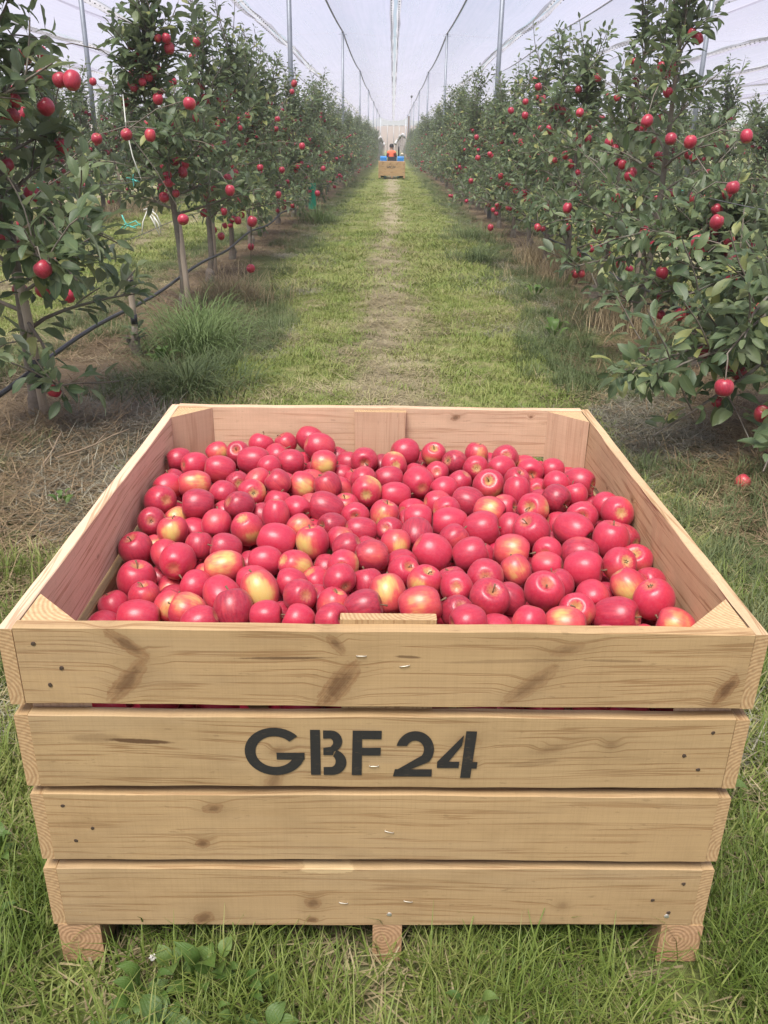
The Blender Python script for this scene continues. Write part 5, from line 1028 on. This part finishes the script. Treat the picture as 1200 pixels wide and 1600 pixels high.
def draped_net(x0, x1, y, zt, zb, label, seed):
    """white netting bunched over a wire and hanging down in folds"""
    o = empty('bundled_net', label, 'netting', (0, y, 0), 0, 'bundled white nets at the row ends'); n = 18; q = np.random.default_rng(seed); top = []
    for i in range(n+1):
        u = i/n; top.append((x0+(x1-x0)*u, .15*math.sin(u*6), zt[0]+(zt[1]-zt[0])*min(1, u*1.35)-.25*max(0, u-.78)/.22+.02*q.normal()))
    b = MB(); b.tube(top, [.035+.05*abs(math.sin(i*1.3)) if 0 < i < n else .02 for i in range(n+1)], 8); link('roll', b.build('roll', M_hem2, True), o)
    V = []; F = []
    for j in range(9):
        for i in range(n+1):
            t_ = top[i]; f = j/8; zb_ = zb+.1*math.sin(i*.9); V.append((t_[0]+.03*math.sin(i*2+j), t_[1]+.06*math.sin(i*1.9)+.05*math.sin(j), t_[2]+(zb_-t_[2])*f))
    F = [(j*(n+1)+i, j*(n+1)+i+1, (j+1)*(n+1)+i+1, (j+1)*(n+1)+i) for j in range(8) for i in range(n)]
    link('drape', mesh('drape', V, F, [M_drape], smooth=True), o)
M_hem2 = plain('white_net_roll', (.52, .52, .52), .8, var=.06); M_drape = net_mat('white_net_drape', .5, (.45, .46, .45))
draped_net(.10, .66, 50, (1.5, 1.98), .35, 'white net bundled in an arch and hanging beside the tractor driver', 3)
draped_net(-.50, -.86, 55, (1.40, 1.84), .5, 'white net bundled over the tree tops behind the blue tractor', 4)
# end posts and strainer posts at the far end
M_post2 = plain('weathered_post', (.13, .095, .075), .9, var=.3, scale=6)
for (x, y, h, r_, lb) in ((2.05, 122, 4.9, .16, 'thick brown timber strainer post at the far end of the facing row'), (3.25, 96, 4.1, .13, 'shorter brown timber post just beside the far strainer post')):
    b = MB(); b.tube([(0, 0, -.2), (.02, 0, h*.5), (0, 0, h)], [r_, r_*.95, r_*.9], 10); o = empty('timber_post', lb, 'post', (x, y, 0)); link('shaft', b.build('shaft', M_post2, True), o); b = MB(); b.tube([(0, 0, h), (0, 0, h+.05)], [r_*.92, r_*.7], 10); link('cap', b.build('cap', M_post2, True), o)
for k, x in enumerate((-1.0, .1, 1.05)):
    o = empty('end_post', ['slim end post nearest the drip pipe row beyond the net', 'slim end post in the middle of the alley beyond the net', 'slim end post nearest the facing row beyond the net'][k], 'post', (x, 160, 0), 0, 'slim end posts with cross arms')
    b = MB(); b.tube([(0, 0, -.2), (0, 0, 4.6)], .06, 8); link('shaft', b.build('shaft', M_wire, True), o); b = MB(); b.tube([(-.75, 0, 4.5), (.75, 0, 4.5)], .04, 6); link('cross_arm', b.build('cross_arm', M_wire, True), o)
o = empty('ball_float', 'dark ball on a thin rod high above the facing row', 'float', (1.33, 70, 0)); b = MB(); b.tube([(0, 0, 0), (0, 0, 4.75)], .012, 6); link('rod', b.build('rod', M_wire, True), o)
b = MB(); b.tube([(0, 0, 4.67), (0, 0, 4.70), (0, 0, 4.76), (0, 0, 4.82), (0, 0, 4.85)], [.015, .065, .09, .065, .015], 10); link('ball', b.build('ball', M_clip, True), o)

# ------------------------------------------------------------------ grass, straw, clippings, weeds
def blade_mat(name, stops, trans=.25, patch=None):
    t = NT(name); oi = t.n('ShaderNodeObjectInfo'); rn = t.n('ShaderNodeAttribute', _attribute_name='rnd').outputs['Fac']
    P = t.n('ShaderNodeNewGeometry').outputs['Position']
    n = t.noise(P, 1.3, 4, .6); n2 = t.noise(P, 6, 3, .6)
    f = t.math('ADD', t.math('MULTIPLY', rn, .45), t.math('ADD', t.math('MULTIPLY', t.rng(n, .32, .68), .38), t.math('ADD', t.math('MULTIPLY', oi.outputs['Random'], .14), t.math('MULTIPLY', t.math('SUBTRACT', n2, .5), .3))))
    c = t.ramp(f, stops)
    d = t.n('ShaderNodeBsdfPrincipled', Base__Color=c, Roughness=.55, Specular__IOR__Level=.3); tr = t.n('ShaderNodeBsdfTranslucent', Color=c)
    m2 = t.n('ShaderNodeMixShader', Fac=trans); t.set(m2, 'i1', d.outputs[0]); t.set(m2, 'i2', tr.outputs[0]); t.shader(m2); return t.m
G1, G2, G3 = (.095, .145, .028), (.18, .245, .052), (.155, .175, .045)
ST, ST2 = (.43, .37, .21), (.56, .50, .33)
M_lush = blade_mat('lush_grass', [(.0, (.05, .085, .016)), (.35, (.10, .155, .026)), (.65, (.18, .23, .052)), (.88, (.31, .31, .12)), (1.0, ST)])
M_mown = blade_mat('mown_grass', [(.0, G1), (.28, G2), (.60, (.265, .29, .09)), (.80, (.35, .325, .155)), (1.0, ST)])
M_long = blade_mat('long_grass', [(.0, (.06, .09, .035)), (.5, (.115, .155, .06)), (.9, (.20, .22, .10)), (1.0, (.26, .24, .12))])
M_straw = blade_mat('dry_straw', [(.0, (.11, .085, .05)), (.4, (.24, .195, .11)), (.8, ST), (1.0, ST2)], .1)
M_dead = blade_mat('dead_grass', [(.0, (.07, .05, .032)), (.4, (.165, .118, .068)), (.75, (.29, .21, .12)), (1.0, (.42, .34, .21))], .1)
M_tan = blade_mat('tan_grass', [(.0, (.16, .12, .07)), (.4, (.33, .26, .15)), (.75, (.46, .37, .22)), (1.0, (.55, .47, .30))], .15)
M_clipg = blade_mat('grey_clippings', [(.0, (.11, .10, .075)), (.5, (.24, .225, .17)), (1.0, (.38, .36, .28))], .1)

def tuft(name, mat, nb, h, spread, width, flat, seed, curl=.6, segs=3):
    q = np.random.default_rng(seed); V = []; F = []; Rn = []
    for k in range(nb):
        a = q.uniform(0, 6.28); bx, by = q.normal(0, spread, 2); L = h*q.uniform(.45, 1.15); w = width*q.uniform(.6, 1.2)
        el = R(90)-abs(q.normal(0, .35))-flat*q.uniform(.75, 1.0)*R(90); el = max(el, R(2)); p = np.array([bx, by, q.uniform(0, .02)*flat]); d = np.array([math.cos(a)*math.cos(el), math.sin(a)*math.cos(el), math.sin(el)])
        sd = np.array([-math.sin(a), math.cos(a), 0])*w; r_ = q.random(); o = len(V)
        for i in range(segs+1):
            f = i/segs; ww = (1-f**1.6)*.95+.05; V += [p-sd*ww, p+sd*ww]; Rn += [min(1, r_*.85+f*.15)]*2
            p = p+d*L/segs; d = unit(d+np.array([math.cos(a)*.25, math.sin(a)*.25, -curl*(.45 if flat < .5 else .05)])*(1.0 if flat < .5 else .4)); 
            if p[2] < .003: p[2] = .003
        F += [(o+2*i, o+2*i+1, o+2*i+3, o+2*i+2) for i in range(segs)]
    return mesh(name, V, F, [mat], attrs={'rnd': Rn})

def proto(name, mats_args, n=5):
    c = bpy.data.collections.new(name)
    for k in range(n):
        o = bpy.data.objects.new(name+'_tuft', tuft(name, *mats_args, seed=700+k*7+len(name))); c.objects.link(o)
    return c
C_lush = proto('lush', (M_lush, 34, .125, .036, .0019, 0.04)); C_mown = proto('mown', (M_mown, 26, .055, .035, .0022, .28)); C_long = proto('long', (M_long, 30, .20, .045, .0026, .15))
C_straw = proto('straw', (M_straw, 26, .085, .05, .0017, .93)); C_dead = proto('dead', (M_dead, 22, .12, .06, .0017, .85)); C_clip = proto('clippings', (M_clipg, 34, .11, .06, .0017, .9))
C_tan = proto('tan', (M_tan, 18, .30, .06, .0019, .16))

def scatter(name, label, x, y, c, smin, smax, q, hs=(.8, 1.25)):
    n = len(x); z = gh(x, y); me = bpy.data.meshes.new(name); me.vertices.add(n); me.vertices.foreach_set('co', np.stack([x, y, z], -1).astype(np.float32).ravel())
    a = me.attributes.new('rot', 'FLOAT_VECTOR', 'POINT'); rot = np.stack([q.normal(0, .08, n), q.normal(0, .08, n), q.uniform(0, 6.28, n)], -1); a.data.foreach_set('vector', rot.astype(np.float32).ravel())
    s = q.uniform(smin, smax, n); a = me.attributes.new('scl', 'FLOAT_VECTOR', 'POINT'); a.data.foreach_set('vector', np.stack([s, s, s*q.uniform(hs[0], hs[1], n)], -1).astype(np.float32).ravel())
    a = me.attributes.new('idx', 'INT', 'POINT'); a.data.foreach_set('value', q.integers(0, 5, n).astype(np.int32))
    o = link(name, me); tag(o, label, 'grass', kind='stuff')
    ng = bpy.data.node_groups.new(name, 'GeometryNodeTree'); ng.interface.new_socket('Geometry', in_out='INPUT', socket_type='NodeSocketGeometry'); ng.interface.new_socket('Geometry', in_out='OUTPUT', socket_type='NodeSocketGeometry')
    N = ng.nodes; gi = N.new('NodeGroupInput'); go = N.new('NodeGroupOutput'); ip = N.new('GeometryNodeInstanceOnPoints'); ci = N.new('GeometryNodeCollectionInfo'); ci.inputs['Collection'].default_value = c; ci.inputs['Separate Children'].default_value = True; ci.inputs['Reset Children'].default_value = True
    def na(nm, typ): x_ = N.new('GeometryNodeInputNamedAttribute'); x_.data_type = typ; x_.inputs['Name'].default_value = nm; return next(o_ for o_ in x_.outputs if o_.enabled and o_.name == 'Attribute')
    er = N.new('FunctionNodeEulerToRotation'); L = ng.links
    L.new(na('rot', 'FLOAT_VECTOR'), er.inputs[0]); L.new(er.outputs[0], ip.inputs['Rotation']); L.new(na('scl', 'FLOAT_VECTOR'), ip.inputs['Scale']); L.new(na('idx', 'INT'), ip.inputs['Instance Index'])
    L.new(gi.outputs[0], ip.inputs['Points']); L.new(ci.outputs[0], ip.inputs['Instance']); ip.inputs['Pick Instance'].default_value = True; L.new(ip.outputs[0], go.inputs[0])
    md = o.modifiers.new('scatter', 'NODES'); md.node_group = ng
    return o

def vnoise(x, y, f, seed):
    q = np.random.default_rng(seed); v = 0
    for k in range(7):
        a = q.uniform(0, 6.28); ff = f*q.uniform(.6, 1.8); v = v+np.sin((x*math.cos(a)+y*math.sin(a))*ff+q.uniform(0, 6.28))
    return v/7*1.9
def cells(dens_bands, xr, q, grow=1.0):
    """random points: (y0, y1, per square metre)"""
    X = []; Y = []
    for (y0, y1, d) in dens_bands:
        n = int((xr[1]-xr[0])*(y1-y0)*d); X.append(q.uniform(xr[0], xr[1], n)); Y.append(q.uniform(y0, y1, n))
    return np.concatenate(X), np.concatenate(Y)
def inside_view(x, y, m=420, clear=True):
    px, py, dep = project(np.stack([x, y, np.zeros_like(x)], -1)); ok = (dep > .1) & (px > -m) & (px < 1200+m) & (py > 226) & (py < 1700)
    cx, cyy = x-CRATE[0], y-CRATE[1]; under = (np.abs(cx) < .52) & (cyy > .12) & (cyy < 1.1)
    face = (cyy > -.20) & (cyy <= .12) & ((np.abs(cx+.553) < .085) | (np.abs(cx-.013) < .07) | (np.abs(cx-.559) < .085))
    return ok & ~under & ~(face & clear)
q = np.random.default_rng(31)
def uu(x, y): xx = x+.22*vnoise(x, y, 1.6, 5)+.10*vnoise(x, y, 5, 6); return np.abs((xx+ROW/2) % ROW-ROW/2)
BAND = [(-.4, 1.3, 420), (1.3, 4.5, 420), (4.5, 9, 240), (9, 16, 110), (16, 30, 42), (30, 60, 14)]
# mown alley
x, y = cells(BAND, (-6.5, 3.6), q); u = uu(x, y); k = inside_view(x, y, 420, False) & ((np.abs(x-CRATE[0]) > .62) | (y > 2.3) | (y < 1.09)) & (u < 1.18) & (q.random(len(x)) < np.where(u < .27, .20, .92))
sc = 1+np.clip((y-9)/14, 0, 2.2)
k1 = k & (y < 9); scatter('mown_grass', 'short yellowish green mown grass of the alley', x[k1], y[k1], C_mown, .75, 1.35, q)
k2 = k & (y >= 9); scatter('mown_grass', 'short mown grass farther down the alley towards the tractor', x[k2], y[k2], C_mown, 1.6, 2.6, q, (.5, .8))
# dry straw on the middle track and in patches
x, y = cells([(b[0], b[1], b[2]*.75) for b in BAND], (-6.5, 3.6), q); u = uu(x, y); nn = vnoise(x, y, 3.2, 9)
k = inside_view(x, y) & ((u < .31) | ((u < 1.25) & (nn > .22) & (q.random(len(x)) < .75)) | (q.random(len(x)) < .10))
scatter('dry_straw', 'dry straw and faded clippings lying along the alley', x[k], y[k], C_straw, .8, 1.6, q)
# longer green grass beside the rows and all round the crate
x, y = cells([(-.4, 2.6, 330), (2.6, 8, 230), (8, 16, 90), (16, 40, 22)], (-6.5, 3.6), q); u = uu(x, y); nn = vnoise(x, y, 2.1, 12)
k = inside_view(x, y) & (u > 1.02) & (u < 1.72) & (nn > np.where(x > 0, -.6, -.2)) & (y > 2.0)
scatter('long_grass', 'longer dark green grass along the edges of the tree rows', x[k], y[k], C_long, .35, .75, q)
x, y = cells([(-.4, 1.35, 560), (1.35, 2.7, 300)], (-2.3, 2.3), q); nn = vnoise(x, y, 3, 14)
k = inside_view(x, y) & ((y < 1.45) | (np.abs(x) > .62)) & (q.random(len(x)) < np.where(y < 1.4, .95, .5)) & ~((x < -.8) & (y > 2.7) & (nn > -.4)) & ~((x > 1.4) & (y > 1.9) & (nn > -.2))
scatter('lush_grass', 'lush green grass around the front of the crate', x[k], y[k], C_lush, .6, 1.25, q)
x, y = cells([(-.4, 1.3, 90), (1.3, 3.2, 60)], (-1.9, 1.9), q); k = inside_view(x, y) & ((y < 1.3) | (np.abs(x) > .6))
scatter('cut_blades', 'cut pale grass blades caught in the green grass by the crate', x[k], y[k], C_straw, .55, .95, q, (1.0, 2.2))
# dead litter of the sprayed strips, with grey clippings thrown to the edge
x, y = cells([(1.2, 4.5, 300), (4.5, 9, 190), (9, 20, 70), (20, 40, 16)], (-6.6, 4.2), q); u = uu(x, y); nn = vnoise(x, y, 2.6, 16)
k = inside_view(x, y) & (u > np.where(y < 5, 1.22, 1.5)) & (y > 2.35+.5*vnoise(x, y, 4, 3)) & (q.random(len(x)) < np.where(nn > -.2, .9, .35)) & (np.abs(x) > .66)
scatter('dead_grass', 'reddish brown dead grass litter under the tree rows', x[k], y[k], C_dead, .7, 1.7, q)
x, y = cells([(1.7, 6, 260), (6, 12, 90), (12, 24, 30)], (-1.9, 1.9), q); nn = vnoise(x, y, 2.4, 18)
k = inside_view(x, y) & (np.abs(x) > .78) & (np.abs(x) < 1.75) & (nn > .0)
scatter('grey_clippings', 'grey dried clippings heaped at the alley edges', x[k], y[k], C_clip, .7, 1.4, q)
# standing tan grass around the trunks and in the next row
cxs = [(2.1, 7.25, .3), (1.98, 9.9, .3), (2.35, 6.9, .35), (2.0, 11.5, .35), (-6.0, 17.5, .9), (-5.8, 19.5, .9), (-6.1, 15.4, .8), (-1.5, 8.3, .25)]
X = []; Y = []
for (a, b_, s) in cxs: n = int(55+60*s); X.append(q.normal(a, s*.55, n)); Y.append(q.normal(b_, s*.7, n))
scatter('tan_grass', 'tall tan dead grass standing around the trunks', np.concatenate(X), np.concatenate(Y), C_tan, .7, 1.5, q)

def grass_clump(x, y, n, h, spread, label, seed, mat):
    qq = np.random.default_rng(seed); V = []; F = []; Rn = []
    for k in range(n):
        a = qq.uniform(0, 6.28); r_ = min(abs(qq.normal(0, spread)), 1.7*spread); bx, by = r_*math.cos(a), r_*math.sin(a)*1.5; a2 = a+qq.normal(0, .7); L = h*qq.uniform(.6, 1.3); el = R(qq.uniform(35, 88)); w = .0036*qq.uniform(.6, 1.3)
        p = np.array([bx, by, 0]); d = np.array([math.cos(a2)*math.cos(el), math.sin(a2)*math.cos(el), math.sin(el)]); sd = np.array([-math.sin(a2), math.cos(a2), 0])*w; rr = qq.random(); o = len(V); dr_ = qq.uniform(.16, .42)
        for i in range(7):
            f = i/6; ww = (1-f**2.2)*.95+.05; V += [p-sd*ww, p+sd*ww]; Rn += [min(1, rr*.8+f*.25)]*2; p = p+d*L/6; d = unit(d+np.array([math.cos(a2)*.16+qq.normal(0, .05), math.sin(a2)*.16+qq.normal(0, .05), -dr_*(.6+1.5*f)])); p[2] = max(p[2], .01)
        F += [(o+2*i, o+2*i+1, o+2*i+3, o+2*i+2) for i in range(6)]
    tag(link('grass_clump', mesh('grass_clump', V, F, [mat], attrs={'rnd': Rn}), None, (x, y, float(gh(x, y)))), label, 'grass clump', 'tall grass clumps')
M_clump = blade_mat('arching_grass', [(.0, (.06, .10, .03)), (.45, (.125, .185, .06)), (.9, (.22, .28, .12)), (1.0, (.26, .27, .12))])
grass_clump(-1.40, 6.15, 800, .42, .20, 'big arching green grass clump just past the cut stump', 1, M_clump)
grass_clump(-1.25, 5.1, 700, .30, .24, 'lower dark grass clump between the crate and the cut stump', 2, M_long)
grass_clump(-1.55, 6.9, 420, .40, .2, 'green grass clump at the foot of the bare pale stake', 3, M_clump)
grass_clump(-1.45, 17.3, 420, .5, .3, 'far green grass clump by the bright green guard', 4, M_clump)
grass_clump(1.2, 11.8, 480, .34, .28, 'green grass clump at the edge of the facing row', 5, M_long)
grass_clump(1.35, 14.4, 420, .4, .3, 'far green grass clump at the edge of the facing row', 6, M_long)

# broad-leaved weeds
def weed_mat(name, a, b):
    t = NT(name); oi = t.n('ShaderNodeObjectInfo'); co = t.coord(); lu = t.n('ShaderNodeAttribute', _attribute_name='across').outputs['Fac']
    v = t.math('ABSOLUTE', t.math('SINE', t.math('MULTIPLY', lu, 9.0))); c = t.mix(oi.outputs['Random'], a, b); c = t.mix(t.rng(v, .10, .0, 0, .22), c, tuple(min(1, x*1.5) for x in b))
    n = t.noise(co, 14, 3); c = t.mix(t.math('MULTIPLY', t.ramp(n, [(.55, 0), (.8, 1)]), .35), c, (.16, .15, .05))
    d = t.n('ShaderNodeBsdfPrincipled', Base__Color=c, Roughness=.55, Normal=t.bump(t.math('ADD', t.math('MULTIPLY', v, .4), n), .3, .003)); tr = t.n('ShaderNodeBsdfTranslucent', Color=c); m2 = t.n('ShaderNodeMixShader', Fac=.25); t.set(m2, 'i1', d.outputs[0]); t.set(m2, 'i2', tr.outputs[0]); t.shader(m2); return t.m
M_weed = weed_mat('weed_leaf', (.055, .115, .02), (.10, .175, .035)); M_weed2 = weed_mat('pale_weed_leaf', (.07, .13, .03), (.13, .2, .05))
def weed_leaf(mat, wid, rise, seed):
    qq = np.random.default_rng(seed); V = [(-.03, -.45, 0), (.03, -.45, 0)]; A = [0, 0]; F = []; n = 7
    for i in range(n):
        s = i/(n-1); w = wid*math.sin(math.pi*min(1, s*.94+.06))**.75*(1 if s < .97 else .25)
        for k in range(5):
            f = (k-2)/2; V.append((f*w, s, rise*math.sin(s*2.4)+.16*abs(f)*w-.30*s*s+.02*math.sin(s*14+f*3))); A.append(f)
    F.append((0, 1, 5, 3))
    for i in range(n-1):
        for k in range(4): o = 2+i*5+k; F.append((o, o+1, o+6, o+5))
    return mesh('leaf', V, F, [mat], smooth=True, attrs={'across': A})
WLEAF = [weed_leaf(M_weed, .30, .3, 1), weed_leaf(M_weed, .22, .42, 2), weed_leaf(M_weed2, .38, .25, 3), weed_leaf(M_weed2, .30, .5, 4)]
def weed(x, y, n, L, kinds, label, seed, tall=.5):
    qq = np.random.default_rng(seed); o = empty('broadleaf_weed', label, 'weed', (x, y, float(gh(x, y))), 0, 'broad leaved weeds in the grass')
    b = MB(); b.tube([(0, 0, -.02), (0, 0, .02)], [.008, .005], 6); link('root', b.build('root', M_weed, True), o)
    for k in range(n):
        a = k*2.4+qq.normal(0, .3); el = qq.uniform(.1, 1.0)*tall+.15; d = np.array([math.cos(a)*math.cos(el), math.sin(a)*math.cos(el), math.sin(el)]); up = unit(np.array([0, 0, 1.])-d*d[2]); s = np.cross(d, up); l = L*qq.uniform(.6, 1.15); p = d*.5*l+np.array([0, 0, .015+qq.uniform(0, .05)])
        e = link('leaf', WLEAF[int(qq.choice(kinds))], o); e.matrix_local = Matrix([[s[i]*l, d[i]*l, up[i]*l, p[i]] for i in range(3)]+[[0, 0, 0, 1]])
W = [(-.31, 1.03, 6, .062, (0, 1), 'broad leaved weed under the lowest plank, tallest of its patch', .9), (-.40, 1.01, 6, .052, (0, 1), 'dark green weed close beside the first runner', .8), (-.355, .93, 7, .045, (0, 2), 'small leafy weed in front of the gap under the lowest plank', .7),
     (-.235, 1.02, 6, .055, (0, 1), 'weed with upright leaves halfway between the first and middle runner', 1.0), (-.44, .86, 5, .042, (2, 3), 'low pale leaved weed in front of the ringed end of the first runner', .5), (-.50, .84, 4, .040, (2,), 'small round leaved weed at the outer side of the first runner', .4),
     (-.27, .83, 6, .046, (0, 3), 'bright leafy weed nearest the camera before the middle runner', .6), (-.38, .80, 5, .045, (0, 1), 'dark leafy weed nearest the camera below the first runner', .6), (-.32, .87, 6, .036, (1, 3), 'tiny leafy weed in the middle of the weed patch', .7), (-.19, .93, 5, .042, (0, 2), 'weed at the edge of the patch nearest the middle runner', .6), (-.28, .96, 5, .040, (1,), 'narrow leaved small weed among the clover heads', .8),
     (.27, .90, 3, .042, (2, 3), 'pale leaf pair in the grass just after the middle runner', .5), (.40, .90, 3, .046, (2, 3), 'lime leaf standing in the grass before the last runner', .8), (.36, .82, 3, .036, (3,), 'small pale weed in the grass near the bottom edge', .5), (.30, .80, 3, .030, (2,), 'tiny round leaf in the grass near the bottom edge', .5),
     (.78, 1.55, 5, .05, (2, 3), 'pale crumpled leaf weed beside the pale crate side', .5), (-.80, 1.32, 6, .05, (0, 1), 'dark leafy weed beside the stacked plank ends', .8), (-.74, 1.16, 5, .045, (1, 2), 'small weed in the grass by the lowest side plank', .7), (.90, 2.35, 5, .06, (0, 2), 'weed growing at the far end of the pale crate side', .5), (1.3, 6.7, 7, .10, (0, 1), 'broad leaved weed at the alley edge opposite the stump', .7), (1.45, 8.6, 7, .12, (0, 1), 'dark broad leaved weed by the trunk with tan grass', .7), (-1.55, 5.6, 7, .10, (0, 1), 'leafy weed at the foot of the cut stump', .8), (-1.30, 3.1, 6, .05, (0, 1), 'leafy weed in the litter near the first tree', .6)]
for i, (x, y, n, L, kn, lb, tl) in enumerate(W): weed(x, y, n, L, kn, lb.replace('left runner', 'first runner').replace('left of', 'just before').replace('right of', 'just after'), 60+i, tl)
q = np.random.default_rng(71)
wx = np.sort(q.uniform(-.47, -.16, 16))
for i in range(16): weed(float(wx[i]), q.uniform(.80, 1.06), int(q.integers(4, 7)), q.uniform(.032, .05), (0, 1, 2), f'small weed in the leafy patch, {ORD[i]} along from the first runner', 200+i, q.uniform(.5, .9))
wx = np.sort(q.uniform(.05, .62, 9))
for i in range(9): weed(float(wx[i]), q.uniform(.80, 1.0), int(q.integers(3, 5)), q.uniform(.024, .036), (1, 2, 3), f'tiny clover like weed in the grass, {ORD[i]} along from the middle runner', 240+i, q.uniform(.4, .8))
M_seed = plain('seed_head_white', (.62, .60, .56), .9); M_stem = plain('flower_stem', (.16, .15, .06), .7)
for i, (x, y, h, r_, lb) in enumerate(((-.405, 1.06, .075, .006, 'thin stalk with a tiny pink bud under the lowest plank'), (-.385, .745, .03, .013, 'white clover head low in the grass near the bottom edge'), (-.37, .98, .03, .009, 'small faded clover head under the crate'), (-.30, .985, .028, .010, 'faded white clover head among the weeds'))):
    o = empty('clover_flower', lb, 'flower', (x, y, float(gh(x, y))), 0, 'clover heads in the grass'); b = MB(); b.tube([(0, 0, 0), (.004, 0, h*.6), (0, 0, h)], .0012, 5); link('stem', b.build('stem', M_stem, True), o)
    b = MB(); qq = np.random.default_rng(i)
    for k in range(46):
        d = unit(qq.normal(0, 1, 3)+np.array([0, 0, .35])); b.tube([np.array([0, 0, h])+d*r_*.3, np.array([0, 0, h])+d*r_*qq.uniform(.8, 1.15)], [r_*.10, r_*.16], 4)
    link('head', b.build('head', M_seed), o)
# twigs and prunings on the sprayed strip
M_twig = plain('dry_twig', (.20, .15, .10), .9, var=.3)
qq = np.random.default_rng(15)
for i, (x, y, a, L, lb) in enumerate(((-1.42, 3.75, .6, .42, 'longest dry pruned twig lying near the first tree'), (-1.55, 3.65, 1.5, .26, 'short dry twig leaning under the first tree'), (-1.62, 3.4, .9, .3, 'dry twig in the litter nearest the picture edge'), (1.45, 3.9, 2.6, .25, 'dry twig on the bare ground below the low branch'), (1.6, 6.4, .3, .35, 'dry twig in the litter by the thin grey trunk'))):
    pts = [(math.cos(a)*L*(f-.5), math.sin(a)*L*(f-.5), .012+.10*f*(i < 2)+.006*math.sin(f*9)) for f in np.linspace(0, 1, 6)]; b = MB(); b.tube(pts, np.linspace(.006, .003, 6), 6); j = np.array(pts[3]); b.tube([j, j+np.array([math.cos(a+.7)*L*.25, math.sin(a+.7)*L*.25, .03])], [.004, .002], 5)
    tag(link('dry_twig', b.build('dry_twig', M_twig, True), None, (x, y, float(gh(x, y)))), lb, 'twig', 'pruned twigs on the ground')

# ------------------------------------------------------------------ air
if HAZE > 0:
    t = NT('haze'); v = t.n('ShaderNodeVolumePrincipled', Density=HAZE, Anisotropy=.25); v.inputs['Color'].default_value = (.90, .92, .97, 1); t.t.links.new(v.outputs[0], t.out.inputs['Volume'])
    b = MB(); b.box((-334, -34, -1.6), (334, 384, 14.6)); tag(link('haze', b.build('haze', t.m)), kind='stuff')
